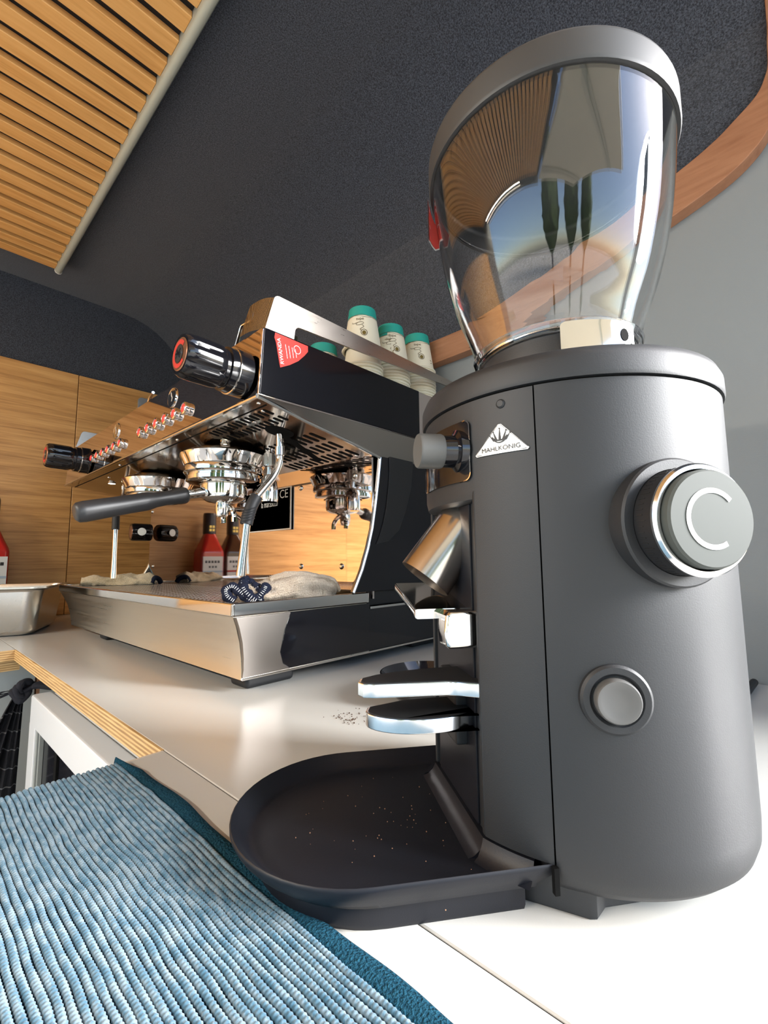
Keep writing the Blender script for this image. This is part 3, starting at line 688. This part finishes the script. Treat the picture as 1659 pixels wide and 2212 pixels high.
for sx, sy, sz, n_, dz, wds in stacks:
    for k in range(n_):
        top = k == n_ - 1
        extra = 0.0
        if wds == 'tallest stack of cups': extra = 0.028 if top else 0
        lab = ('paper cup, %s in the %s' % ('top' if top else ordn[k] + ' from bottom', wds)) if wds else 'single upside-down paper cup with teal base, leftmost on the machine'
        if n_ > 1 and k == 0: lab = 'paper cup at the bottom of the %s' % wds
        c = make_cup(lab) if cup_src is None else copy_cup(cup_src, lab)
        if cup_src is None: cup_src = c
        c.location = (sx + random.uniform(-.0006, .0006), sy + random.uniform(-.0006, .0006), sz + k * dz + extra)
        c.rotation_euler = (0, 0, random.uniform(-.35, .35) + (0 if top else random.uniform(0, 6)))

# ------------------------------------------------------------------ cloths on the drip tray
def blob_cloth(path, wr, hr, seed, nseg=90, ns=44, amp=.0022):
    P = smooth_path(path, 10); bm = bmesh.new(); rings = []; n = len(P)
    for i, p in enumerate(P):
        t = i / (n - 1); a = P[max(i - 1, 0)]; b = P[min(i + 1, n - 1)]; d = (b - a).normalized(); s = Vector((-d.y, d.x, 0)).normalized()
        wv = wr(t); hv = hr(t); ring = []
        for k in range(ns):
            th = 2 * math.pi * k / ns
            fold = 1 + .12 * math.sin(3 * th + 6 * t + seed) + .08 * math.sin(5 * th - 9 * t)
            q_ = p + s * wv * math.cos(th) * fold + Vector((0, 0, 1)) * (hv * (math.sin(th) * fold + (.55 if math.sin(th) < -.4 else 0) * 0))
            nz = noise.noise(q_ * 60 + Vector((seed, 0, 0))) * amp * 1.6 + noise.noise(q_ * 420) * amp * .7
            q_ += (q_ - p).normalized() * nz
            ring.append(bm.verts.new(q_))
        rings.append(ring)
    for A, B in zip(rings, rings[1:]):
        for k in range(ns): bm.faces.new((A[k], A[(k + 1) % ns], B[(k + 1) % ns], B[k]))
    bm.faces.new(rings[0][::-1]); bm.faces.new(rings[-1])
    zf = .1112
    for v in bm.verts: v.co.z = max(v.co.z, zf + .0003 * (noise.noise(v.co * 300) + 1))
    return bm
ct = thing('terry_cloth', 'folded beige terry cloth with navy stitched hem on the near end of the drip tray', 'cloth', (.43, .62, .1112))
body = blob_cloth([(.352, .603, .121), (.385, .606, .122), (.42, .610, .126), (.46, .612, .127), (.505, .612, .124), (.520, .612, .121)],
                  lambda t: .030 * (min(1, t * 6 + .45)) * (min(1, (1 - t) * 5 + .3)), lambda t: (.013 + .012 * math.exp(-((t - .55) / .28) ** 2)) * min(1, (1 - t) * 6 + .4), 3.1)
part('cloth_body', body, TERRY, ct, ang=80)
part('cloth_fold', blob_cloth([(.405, .620, .142), (.43, .606, .1475), (.465, .600, .146), (.505, .594, .137), (.519, .591, .124)], lambda t: .013, lambda t: .006, 8.2, ns=24), TERRY, ct, ang=80)
def pile(bm, n, L, zmin):
    bm.faces.ensure_lookup_table(); fs = bm.faces[:]; out = bmesh.new()
    for _ in range(n):
        f = random.choice(fs); c = f.calc_center_median()
        if c.z < zmin: continue
        nn = (f.normal + Vector((random.uniform(-.8, .8), random.uniform(-.8, .8), random.uniform(-.5, .8)))).normalized(); t = nn.orthogonal().normalized(); b_ = nn.cross(t); w_ = .00032
        tip = out.verts.new(c + nn * L * random.uniform(.5, 1.2)); q3 = [out.verts.new(c + (t * math.cos(a) + b_ * math.sin(a)) * w_) for a in (0, 2.1, 4.2)]
        for i in range(3): out.faces.new((q3[i], q3[(i + 1) % 3], tip))
    return out
cbm = bmesh.new(); cbm.from_mesh(bpy.data.objects['cloth_body'].data); cbm.transform(WM[ct.name]); cbm.normal_update()
part('terry_pile', pile(cbm, 9000, .0026, .1125), TERRY, ct, kind='stuff', ang=180)
cbm.free()
hems = [[(.356, .578, .114), (.347, .585, .123), (.345, .596, .133), (.352, .606, .140), (.363, .604, .138), (.366, .592, .130), (.366, .583, .120), (.362, .578, .114)],
        [(.334, .600, .114), (.327, .606, .121), (.328, .612, .130), (.336, .608, .134), (.341, .596, .127), (.347, .588, .119), (.353, .580, .113)],
        [(.350, .606, .140), (.358, .612, .142), (.366, .612, .138), (.372, .600, .130)],
        [(.358, .580, .116), (.366, .578, .125), (.374, .582, .133), (.380, .590, .132)]]
for hpts in hems:
    pp = smooth_path(hpts, 8)
    hm = part('hem', tube(pp, [.0058 + .0007 * math.sin(i * .9) for i in range(len(pp))], 12, flat=1.3), NAVY, ct, ang=80)
    st = []
    for i in range(1, len(pp) - 1, 2):
        d = (pp[i + 1] - pp[i - 1]).normalized(); o_ = Vector((-.55, -.80, .25)).normalized() * .0064
        sd = d.cross(o_).normalized()
        st.append(tube([pp[i] + o_ - sd * .0022, pp[i] + o_ * 1.05 + sd * .0022], .0005, 5))
    part('stitch', join(*st), WHITE, hm)
c2 = thing('terry_cloth', 'crumpled cream terry cloth lying at the far end of the drip tray', 'cloth', (.43, 1.38, .1112))
part('cloth_body', blob_cloth([(.345, 1.42, .118), (.375, 1.41, .121), (.41, 1.39, .119), (.45, 1.37, .121), (.48, 1.35, .122), (.505, 1.34, .120)], lambda t: .022, lambda t: .013 + .008 * math.sin(t * 9) ** 2, 5.0, ns=36), TERRY2, c2, ang=80)
part('hem', tube(smooth_path([(.488, 1.322, .114), (.494, 1.325, .125), (.500, 1.330, .129), (.512, 1.336, .124), (.518, 1.34, .114)], 6), .0065, 12), NAVY, c2)

# ================================================================== GRINDER
GC = (.3164, .1223)
ga = math.atan2(.61, -.79)
g = thing('coffee_grinder', 'black coffee grinder with clear bean hopper, round dial and long drip tray', 'grinder', (GC[0], GC[1], 0), ga)
r0 = .0946
def P_(name, bm, mat, parent=None, **k): return part(name, bm, mat, parent or g, local=True, **k)
def on_cyl(th0, z0, off=0.0, r=r0):
    return lambda c: ((r + off + c.z) * math.cos(th0 + c.x / r), (r + off + c.z) * math.sin(th0 + c.x / r), z0 + c.y)
# main body: rear shell (seam at +-52 deg), with rounded foot
TS = R(52.0)
shell_prof = [(.060, .0085), (.078, .0085), (.0865, .0105), (.0915, .0155), (.0940, .0225), (r0, .032), (r0, .20), (r0, .2618)]
P_('rear_shell', lathe(shell_prof, 90, None, TS + R(.25), 2 * math.pi - TS - R(.25)), GRB)
# front cheeks from seam to the recess edge
TF = R(29.5)
for s in (1, -1):
    a, b = (TF, TS - R(.25)) if s > 0 else (-TS + R(.25), -TF)
    pf_ = [(r0 - .0004, .0245), (r0 - .0004, .2618)]
    bm = lathe(pf_, 14, None, a, b)
    P_('front_cheek', bm, GRB)
# upper front (display head) wraps the front from z .2035 to lid
P_('front_head', lathe([(.060, .2035), (.0885, .2030), (.0930, .2045), (r0 - .0004, .2095), (r0 - .0004, .2618)], 24, None, -TF, TF), GRB)
# recessed front wall below the head
xr = r0 * math.cos(TF)
yr = r0 * math.sin(TF)
P_('recess_wall', join(box(.060, .0800, -yr, yr, .020, .206, .002), ), GRB)
P_('recess_panel', box(.0795, .0815, -yr + .009, yr - .012, .024, .203, .0006), TRAYM)
for s in (1, -1):
    P_('recess_edge', box(.076, xr + .0002, s * yr - (.0035 if s > 0 else 0), s * yr + (0 if s > 0 else .0035), .0245, .2095, .001), GRB)
P_('core', lathe([(0, .012), (.0575, .012), (r0 - .004, .03), (r0 - .0025, .26), (0, .26)], 60, None, TF + R(1), 2 * math.pi - TF - R(1)), HOLE)
P_('seam_notch', box(.0575, .0600, .0738, .0765, .0125, .0245), HOLE)
# base foot and drip tray carrier
fp = [(.072, .050), (.068, .0588), (.0431, .0765), (.0395, .0772), (.031, .0712), (.0, .071), (.0, -.071), (.031, -.0712), (.0395, -.0772), (.0431, -.0765), (.068, -.0588), (.072, -.050)]
P_('base_foot', prism(fp, 'z', 0, .0240, .0012), GRB)
P_('rear_foot', lathe([(.055, 0), (.062, 0), (.064, .009), (.05, .009)], 40), RUB)
def stad(hw, xf_, x0=.045, n=26):
    c_ = xf_ - hw
    return [(x0, -hw)] + [(c_ + hw * math.cos(R(-90 + 180 * i / n)), hw * math.sin(R(-90 + 180 * i / n))) for i in range(n + 1)] + [(x0, hw)]
def loft(outs, capb=True, capt=True):
    bm = bmesh.new(); rings = [[bm.verts.new((x, y, z)) for x, y in o] for o, z in outs]
    for A, B in zip(rings, rings[1:]):
        n = len(A)
        for i in range(n): bm.faces.new((A[i], A[(i + 1) % n], B[(i + 1) % n], B[i]))
    if capb: bm.faces.new(rings[0][::-1])
    if capt: bm.faces.new(rings[-1])
    return bm
tray = P_('drip_tray', loft([(stad(.0690, .2090, .066), .0128), (stad(.0700, .2125, .066), .0150), (stad(.0725, .2165, .060), .0190), (stad(.0737, .2185, .055), .0225), (stad(.0737, .2185, .055), .0240), (stad(.0730, .2178, .055), .0246),
                (stad(.0700, .2140, .055), .0215), (stad(.0660, .2095, .055), .0165), (stad(.0620, .2045, .055), .0148)]), TRAYM, ang=60)
P_('tray_base', loft([(stad(.0640, .2020, .070), .0), (stad(.0655, .2040, .070), .003), (stad(.0655, .2040, .070), .0125), (stad(.064, .2025, .070), .0132)]), TRAYM, tray)
P_('tray_back_ridge', prism([(.0780, .0148), (.0790, .0235), (.0830, .0235), (.0848, .0190), (.0885, .0160), (.0920, .0149)], 'y', -.047, .047), TRAYM, tray, ang=60)
for a_, b_ in ((29, 46), (-46, -29)):
    P_('tray_back_fillet', lathe([(r0 - .004, .0148), (r0 - .0030, .0238), (r0 + .0006, .0238), (r0 + .0022, .0200), (r0 + .0052, .0162), (r0 + .0085, .0149)], 10, None, R(a_), R(b_)), TRAYM, tray, ang=60)
# lid of the body
P_('top_cap', lathe([(r0 - .003, .2628), (r0 + .0012, .2630), (r0 + .0018, .2650), (r0 + .0016, .2740), (r0 - .0005, .2790), (r0 - .006, .2815), (.078, .2840), (.058, .2870), (0, .2885)], 90), GRB, ang=50)
P_('cap_gap', lathe([(r0 - .002, .2612), (r0 - .0012, .2634)], 90), HOLE)
# hopper
collar = P_('hopper_collar', lathe([(.0515, .285), (.0535, .2865), (.0530, .300), (.0515, .3105), (.047, .3115)], 60), GRB)
Q = [(.0475, .3085), (.0525, .3085), (.0535, .3125), (.0560, .3190), (.0605, .3340), (.0690, .3570), (.0770, .3890), (.0818, .4200), (.0850, .4530), (.0850, .4560)]
Qi = [(.0825, .4560), (.0822, .4530), (.0792, .4200), (.0745, .3890), (.0665, .3570), (.0580, .3340), (.0535, .3190), (.0510, .3130), (.0475, .3115)]
qs = [(p.x, p.y) for p in smooth_path([(a, b, 0) for a, b in Q], 3)]; qi = [(p.x, p.y) for p in smooth_path([(a, b, 0) for a, b in Qi], 3)]
hop = P_('hopper', lathe(qs + qi + [qs[0]], 96), GLASS, ang=50)
P_('hopper_band', lathe([(.0545, .3105), (.0562, .3110), (.0575, .3150), (.0555, .3155), (.0545, .3105)], 72), GLASS, hop)
P_('hopper_lid', lathe([(.0830, .4535), (.0868, .4538), (.0876, .4560), (.0876, .4720), (.0868, .4745), (.0845, .4755), (0, .4765)], 90), mk('grey_hopper_lid', (0.038, 0.039, 0.040), 0.5), ang=50)
P_('inner_funnel', lathe([(.0473, .3118), (.030, .3000), (.018, .2920)], 40), TRAYM, hop)
# chrome slide latch on the collar
lt = R(83)
def latch():
    bm = flat_poly(rrect(-.0195, .0195, -.0105, .0105, .003, 4), .005)
    r = bmesh.ops.extrude_face_region(bm, geom=bm.faces[:]); 
    for v in [v for v in r['geom'] if isinstance(v, bmesh.types.BMVert)]: v.co.z += .010
    return bm
P_('hopper_latch', warp(latch(), on_cyl(lt, .2990, -.001, .0545)), CHROME, collar)
P_('latch_hole', warp(flat_poly([(.0135 + .0025 * math.cos(R(a)), .002 + .004 * math.sin(R(a))) for a in range(0, 360, 30)]), on_cyl(lt, .2990, .0093, .0545)), HOLE, collar)
# red label behind the hopper
tg = thing('coffee_label_or_reflection', 'red coffee label hanging on the far side of the clear hopper', 'label', (GC[0], GC[1], .38), ga)
def tagmap(c): 
    th = R(-17) - c.x / .092; return (.0885 * math.cos(th), .0885 * math.sin(th), .036 + c.y)
tshape = [(.0, .0365), (.0, .0), (.012, .007), (.030, .012), (.044, .022), (.050, .0365)]
t1 = part('label_border', warp(xf(flat_poly(tshape, .008), Matrix.Identity(4)), tagmap), WHITE, tg, local=True)
inner = [(.0009, .0360), (.0009, .0018), (.012, .0082), (.030, .0132), (.0433, .0228), (.0488, .0360)]
def tagmap2(c): x, y, z = tagmap(c); k = 1.0045; return (x * k, y * k, z)
part('label_sheet', warp(flat_poly(inner, .008), tagmap2), RED, t1, local=True)
def tagmap0(c): x, y, z = tagmap(c); k = .9955; return (x * k, y * k, z)
part('label_back', warp(flat_poly(inner, .008), tagmap0), RED, t1, local=True)
def tagmap3(c): x, y, z = tagmap(c); k = .992; return (x * k, y * k, z)
part('label_print', warp(join(ribbon([(.0009, .0140), (.006, .0170), (.012, .019)], .0006), flat_poly([(.0018, .026), (.0050, .027), (.0050, .030), (.0018, .029)]), flat_poly([(.0018, .031), (.0050, .032), (.0050, .035), (.0018, .034)])), tagmap3), WHITE, t1, local=True)

# brand triangle
lg_th, lg_z = R(40.5), .2277
tri = [(-.0150, 0), (.0150, 0), (.0158, .0010), (.0009, .0162), (-.0009, .0162), (-.0158, .0010)]
lg = P_('brand_badge', warp(flat_poly([(-x, y) for x, y in tri], .004), on_cyl(lg_th, lg_z, .0004)), SILVERLBL)
lets = xf(text('MAHLKÖNIG', .0036), Matrix.Translation((0, .0027, 0)) @ Matrix.Diagonal((1.08, 1, 1, 1)))
crown = []
for a, L_ in ((-56, .0046), (-28, .0056), (0, .0068), (28, .0056), (56, .0046)):
    sx_, cx_ = math.sin(R(a)), math.cos(R(a)); b0 = (.0028 * sx_ * 1.35, .0070 + .0012 * (1 - cx_) * 0)
    tip = (b0[0] + L_ * sx_ * .75, b0[1] + L_ * (.55 + .45 * cx_))
    crown.append(flat_poly([(b0[0] - .00075, b0[1]), (b0[0] + .00075, b0[1]), (tip[0] + .00012, tip[1]), (tip[0] - .00012, tip[1])]))
    crown.append(flat_poly([(tip[0] + .00045 * math.cos(R(t)), tip[1] + .00045 * math.sin(R(t))) for t in range(0, 360, 45)]))
crown.append(ribbon([(.0036 * math.sin(R(a)), .0060 + .0014 * (1 - math.cos(R(a))) * 2) for a in range(-75, 76, 15)], .0006))
crown.append(ribbon([(.0045 * math.sin(R(a)), .0072 + .0016 * (1 - math.cos(R(a))) * 2) for a in range(-75, 76, 15)], .0007))
bd = [(x * .955, .0006 + y * .93) for x, y in tri]
crown.append(ribbon(bd + [bd[0], bd[1]], .00025))
mirr = Matrix.Identity(4)
P_('badge_lettering', warp(xf(join(lets, *crown), mirr), on_cyl(lg_th, lg_z, .0008)), DARKPR, lg)
P_('dimple', lathe([(0, .0008), (.0018, .0007), (.0026, 0)], 14, axis_m((r0 * math.cos(R(41)), r0 * math.sin(R(41)), .2555), (math.cos(R(41)), math.sin(R(41)), 0))), GRB)
# display plate and selector knob
dp = []
plate = flat_poly([(-x, y) for x, y in rrect(-.030, .030, -.0180, .0180, .004)], .005)
dpl = P_('display_plate', warp(plate, on_cyl(R(10.5), .2335, .0006)), BLK, ang=60)
P_('plate_bezel', warp(ribbon([(-x, y) for x, y in rrect(-.0298, .0298, -.0178, .0178, .004)] + [(-.0298, .0138)], .0007), on_cyl(R(10.5), .2335, .0010)), CHROME, dpl)
kth = R(21); kp = Vector((r0 * math.cos(kth), r0 * math.sin(kth), .2345)); kd = Vector((math.cos(R(2)), math.sin(R(2)), -.012))
kn_ = P_('selector_knob', lathe([(.0085, .0088), (.0100, .0090), (.0104, .0100), (.0104, .0228), (.0098, .0238), (0, .0240)], 40, axis_m(kp, kd)), GREYK)
P_('knob_collar', lathe([(.0130, -.004), (.0130, .0005), (.0098, .0018), (.0094, .0088), (.0080, .0090)], 36, axis_m(kp, kd)), BLK, kn_)
# chute
cd = Vector((.62, 0, -.78)).normalized(); c0 = Vector((.063, .004, .2060)); cl = .0615
P_('chute', lathe([(.0178, 0), (.0178, cl), (.0172, cl), (.0172, 0)], 44, axis_m(c0, cd)), mk('steel_chute', (0.62, 0.56, 0.50), 0.20, 1.0), ang=40)
# portafilter hook
hk = P_('hook_plate', prism([(.026, .1355), (.026, .1412), (-.036, .1535), (-.036, .1480)], 'x', .0700, .1135, .0018, 3), CHROME)
P_('hook_block', prism([(.0755, .1200), (.0965, .1200), (.0985, .1215), (.0995, .1290), (.0985, .1385), (.0960, .1410), (.0755, .1410)], 'y', .024, .0400, .0022, 3), CHROME, hk)
# fork and rest
def fork(outline, z0, z1, nm):
    o = P_(nm, prism(outline, 'z', z0, z1, .0008), ALU)
    cx_ = sum(p[0] for p in outline) / len(outline); cy_ = sum(p[1] for p in outline) / len(outline)
    P_('rubber_top', prism([(cx_ + (x - cx_) * .95, cy_ + (y - cy_) * .95) for x, y in outline], 'z', z1 - .0002, z1 + .0004), RUB, o); return o
fo1 = [(.074, .0465), (.0820, .0455), (.0925, .0395), (.0985, .0370), (.1380, .0350), (.1450, .0325), (.1472, .0280), (.1455, .0215), (.136, .0150), (.118, .0085), (.098, .0050), (.076, .0040)]
fork(fo1, .0945, .1022, 'fork')
n2 = 24
fo2 = [(.078, .0335)] + [(.108 + .034 * math.sin(R(-75 + 165 * i / n2)), .0185 + .0205 * math.cos(R(-75 + 165 * i / n2))) for i in range(n2 + 1)] + [(.1400, .0120), (.118, .0030), (.098, .0010), (.078, .0010)]
fork(fo2, .0752, .0832, 'fork_rest')
P_('fork_bracket', box(.076, .088, -.014, .020, .060, .100, .002), GRB)
# button
bth = R(70.5); bp = Vector((r0 * math.cos(bth), r0 * math.sin(bth), .1035)); bd_ = (math.cos(bth), math.sin(bth), 0)
br = P_('button_ring', lathe([(.0168, -.0035), (.0162, .0010), (.0150, .0022), (.0122, .0022), (.0110, .0008), (.0108, -.002)], 48, axis_m(bp, bd_)), GRB)
P_('start_button', lathe([(.0102, -.002), (.0102, .0048), (.0095, .0058), (.0078, .0057), (.0060, .0049), (0, .0044)], 40, axis_m(bp, bd_)), mk('grey_button', (0.11, 0.11, 0.108), 0.40), br)
# grind dial
dth = R(91.2); dp_ = Vector((r0 * math.cos(dth), r0 * math.sin(dth), .1870)); dd = (math.cos(R(91)), math.sin(R(91)), 0); dmx = axis_m(dp_, dd)
P_('dial_base', lathe([(.0318, -.006), (.0318, .0035), (.0308, .0045), (.0262, .0045), (.0262, .0020)], 64, dmx), GRB)
dl = P_('grind_dial', lathe([(.0258, .002), (.0258, .0150), (.0250, .0152)], 64, dmx), RUB)
P_('dial_marks', join(*[xf(box(.02575, .0260, -.00022, .00022, .0062, .0100 + (.0018 if i % 5 == 0 else 0)), dmx @ Matrix.Rotation(R(i * 6), 4, 'Z')) for i in range(60)]), DARKPR, dl)
P_('dial_bezel', lathe([(.0252, .0150), (.0262, .0152), (.0264, .0166), (.0254, .0178), (.0236, .0178), (.0232, .0168)], 64, dmx), ALU, dl)
cp = P_('dial_cap', lathe([(.0226, .015), (.0226, .0208), (.0216, .0218), (0, .0218)], 56, dmx), mk('sage_grey_cap', (0.060, 0.068, 0.062), 0.65), dl)
dm_l = dmx.copy()
P_('dial_arc', xf(ribbon([(.0128 * math.cos(R(a)), .0128 * math.sin(R(a))) for a in range(40, 301, 10)], .0023), dmx @ Matrix.Translation((0, 0, .0221)) @ Matrix.Rotation(R(0), 4, 'Z')), WHITE, cp)
# power cord at the back
part('power_cord', tube(smooth_path([(.395, .085, .02), (.45, .080, .010), (.55, .074, .0048), (.68, .068, .0048), (.786, .0625, .0048)], 6), .0045, 10), RUB, g)

# ------------------------------------------------------------------ small things on the worktop
kb = thing('knock_dish', 'round glossy black dish behind the grinder fork', 'dish', (.466, .357, 0))
part('dish_shell', lathe([(0, .0), (.040, 0), (.052, .010), (.0605, .028), (.0615, .031), (.0595, .0315), (.050, .014), (.038, .006), (0, .005)], 48, Matrix.Translation((.466, .357, 0))), BLK, kb, ang=50)
gb = bmesh.new()
for i in range(70):
    p = Vector((random.gauss(.352, .012), random.gauss(.377, .012), .0006)); s_ = random.uniform(.0003, .0008)
    bmesh.ops.create_icosphere(gb, subdivisions=1, radius=s_, matrix=Matrix.Translation(p))
single('coffee_grounds', gb, GROUNDS, 'scattered coffee grounds on the worktop beside the black dish', 'coffee grounds', kind='stuff')
tb_ = bmesh.new()
W_ = Matrix.Translation((GC[0], GC[1], 0)) @ Matrix.Rotation(ga, 4, 'Z')
for i in range(60):
    p = W_ @ Vector((random.gauss(.125, .026), random.gauss(.008, .024), .0151)); s_ = random.uniform(.0002, .00042)
    bmesh.ops.create_icosphere(tb_, subdivisions=1, radius=s_, matrix=Matrix.Translation(p))
single('coffee_grounds', tb_, mk('pale_coffee_chaff', (0.30, 0.16, 0.09), 0.9), 'pale coffee crumbs scattered on the grinder drip tray', 'coffee grounds', kind='stuff')
hb_ = tube(smooth_path([(.2225, .0020, .0005), (.2245, -.0005, .0006), (.2270, -.0015, .0006), (.2262, .0010, .0006)], 5), .00022, 5)

# steel pan on the far worktop
pn = thing('steel_pan', 'deep rectangular stainless steel pan on the far worktop', 'pan', (.12, 1.52, 0))
pm = Matrix.Translation((.240, 1.372, 0)) @ Matrix.Rotation(math.atan2(.39, -.92), 4, 'Z')   # local +x runs left along the near side, -y goes back
def pan():
    o = []
    def rr(e, r): return rrect(-e, .30 + e, -.24 - e, e, r, 5)
    return loft([(rr(-.014, .02), .0), (rr(-.006, .026), .004), (rr(0, .03), .012), (rr(.012, .034), .104), (rr(.014, .034), .110), (rr(.024, .034), .1135), (rr(.026, .034), .1125), (rr(.026, .034), .1160), (rr(.013, .034), .1150), (rr(.009, .033), .104), (rr(-.004, .028), .014), (rr(-.012, .022), .006)])
part('pan_shell', xf(pan(), pm), PANSTEEL, pn, ang=60)

# syrup bottles at the end wall
def bottle(name, x, y, mat, lab, band):
    b = thing(name, lab, 'bottle', (x, y, 0))
    T = Matrix.Translation((x, y, 0)) @ Matrix.Rotation(R(8), 4, 'Z') @ Matrix.Scale(1.38, 4)
    def sq(h, r): return rrect(-h, h, -h, h, r, 5)
    part('glass_body', xf(loft([(sq(.030, .008), 0), (sq(.034, .010), .004), (sq(.034, .010), .150), (sq(.033, .012), .158), (sq(.026, .014), .178), (sq(.0165, .012), .205), (sq(.0155, .0125), .235)]), T), mat, b, ang=60)
    cp_ = part('neck_sleeve', xf(lathe([(.0165, .205), (.0185, .207), (.0185, .262), (.0170, .268), (0, .268)], 24), T), mk('black_sleeve_' + band, (0.02, 0.012, 0.014), 0.35), b)
    part('sleeve_print', xf(join(*[box(-.008, -.002, -.0192, -.0188, .214 + .010 * k, .221 + .010 * k) for k in range(2)] + [box(.001, .007, -.0192, -.0188, .214 + .010 * k, .221 + .010 * k) for k in range(2)]), T), GOLD, cp_)
    lb = part('paper_label', xf(box(-.029, .029, -.0348, -.0343, .020, .140), T), WHITE, b)
    part('label_band', xf(box(-.029, .029, -.0352, -.0347, .094, .099), T), SKYBL if band == 'blue' else RED, lb)
    part('label_scene', xf(box(-.029, .029, -.0351, -.0347, .020, .055), T), SKYBL, lb)
    part('label_print', xf(join(*[box(-.019 + .009 * k, -.013 + .009 * k, -.0351, -.0347, .121, .128) for k in range(5)] + [box(-.011 + .009 * k, -.006 + .009 * k, -.0351, -.0347, .107, .113) for k in range(3)]), T), DARKPR, lb)
    return b
bottle('syrup_bottle', .183, 1.765, REDGL, 'bottle of red syrup with white label at the left edge, by the oak wall', 'blue')
bottle('syrup_bottle', .076, 1.765, BRNGL, 'bottle of dark brown syrup, mirrored in the machine splash back', 'red')

# ------------------------------------------------------------------ blue woven mat
mt = thing('woven_mat', 'blue and white ribbed woven cotton mat with teal hem', 'mat', (.04, .15, .0))
def mz(x, y): return .0012 + .0016 * (noise.noise(Vector((x * 9, y * 9, 3.3))) + .6)
def mx_(x, y): return x + .0022 * noise.noise(Vector((x * 11, y * 11, 1.7))) + .0007 * noise.noise(Vector((x * 50, y * 40, 9.7)))
XR = .1375; PT = .00335
for i in range(62):
    x = XR - PT * i; pts = []; rs = []; y = .437 - .002 * random.random(); ph = random.random() * 6; k = 0
    while y > -.02:
        pts.append((mx_(x, y), y, mz(x, y) + .0016)); 
        rs.append(.00150 * (1 + .13 * math.sin(y * 2 * math.pi / .0022 + ph) + .22 * noise.noise(Vector((x * 300, y * 70, 0)))))
        y -= .00058; k += 1
    part('woven_cord', tube(pts, rs, 7, up=(0, 0, 1)), CORD, mt, ang=180)
def sheet(x0f, x1f, nu, nv, y0, y1, zoff, th):
    bm = bmesh.new(); gsh = []
    for j in range(nv + 1):
        y = y0 + (y1 - y0) * j / nv; row = []
        for i in range(nu + 1):
            x = x0f(y) + (x1f(y) - x0f(y)) * i / nu; row.append(bm.verts.new((mx_(x, y), y, mz(x, y) * .6 + zoff(i / nu, y))))
        gsh.append(row)
    for j in range(nv):
        for i in range(nu): bm.faces.new((gsh[j][i], gsh[j][i + 1], gsh[j + 1][i + 1], gsh[j + 1][i]))
    r = bmesh.ops.solidify(bm, geom=bm.faces[:], thickness=th); return bm
part('ground_weave', sheet(lambda y: XR - PT * 62, lambda y: XR + .001, 40, 60, .4385, -.02, lambda s, y: .0012, .0008), mk('blue_ground_weave', (0.02, 0.11, 0.20), 0.9, 0, 0.2), mt)
part('hem', sheet(lambda y: XR + .0005, lambda y: .1505 - .010 * max(0, (y - .41) / .03) + .0007 * math.sin(y * 60), 8, 120, .4405, -.02, lambda s, y: .0013 + .0016 * math.sin(s * math.pi) ** .6 + (.0035 * max(0, (y - .40) / .04) * math.sin(s * math.pi)), .0008), HEM, mt, ang=80)

# ================================================================== OUTSIDE (seen only as reflections and daylight)
single('ground', box(-60, 40, -60, 40, -1.42, -1.40), SAND, 'dry sandy ground outside the serving hatch', 'ground')
hp_ = thing('hatch_flap', 'cream roof flap propped open over the open end, mirrored in the hopper', 'hatch', (-0.75, -0.46, 1.12))
ft = Matrix.Translation((-0.80, -0.46, 1.10)) @ Matrix.Rotation(R(-3), 4, 'X')
part('flap', xf(box(-.95, 1.02, -1.45, 0, 0, .03, .01), ft), AWN, hp_)
part('flap_rib', xf(join(box(-.62, -.57, -1.4, -.02, -.02, 0), box(.57, .62, -1.4, -.02, -.02, 0)), ft), GTRIM, hp_)
def cypress(x, y, h, rad, sd, lab):
    t = thing('cypress_tree', lab, 'tree', (x, y, -1.4), 0, 'cypress trees outside, mirrored in the hopper')
    part('trunk', lathe([(.16, -1.4), (.13, -.2), (.05, h * .6)], 10, Matrix.Translation((x, y, 0))), BARK, t)
    bm = bmesh.new(); rings = []; n, m = 34, 26
    for j in range(n + 1):
        f_ = j / n; r = rad * (math.sin(min(1, f_ * 2.6) * math.pi / 2)) * (1 - f_ ** 2.2) + .01
        rings.append([bm.verts.new((x + r * (1 + .35 * noise.noise(Vector((i * .9, j * .8, sd)))) * math.cos(2 * math.pi * i / m), y + r * (1 + .35 * noise.noise(Vector((i * .9, j * .8, sd + 5)))) * math.sin(2 * math.pi * i / m), -.7 + h * f_ + .1 * noise.noise(Vector((i, j, sd))))) for i in range(m)])
    for A, B in zip(rings, rings[1:]):
        for i in range(m): bm.faces.new((A[i], A[(i + 1) % m], B[(i + 1) % m], B[i]))
    bm.faces.new(rings[0][::-1]); bm.faces.new(rings[-1])
    part('crown', bm, LEAF, t, ang=180)
cypress(-9.5, -4.4, 8.5, 1.5, 1, 'tall cypress outside, leftmost of three in the hopper reflection')
cypress(-8.0, -7.6, 9.5, 1.3, 2, 'tallest cypress outside, middle of three in the hopper reflection')
cypress(-6.2, -9.6, 8.8, 1.1, 3, 'slim cypress outside, rightmost of three in the hopper reflection')
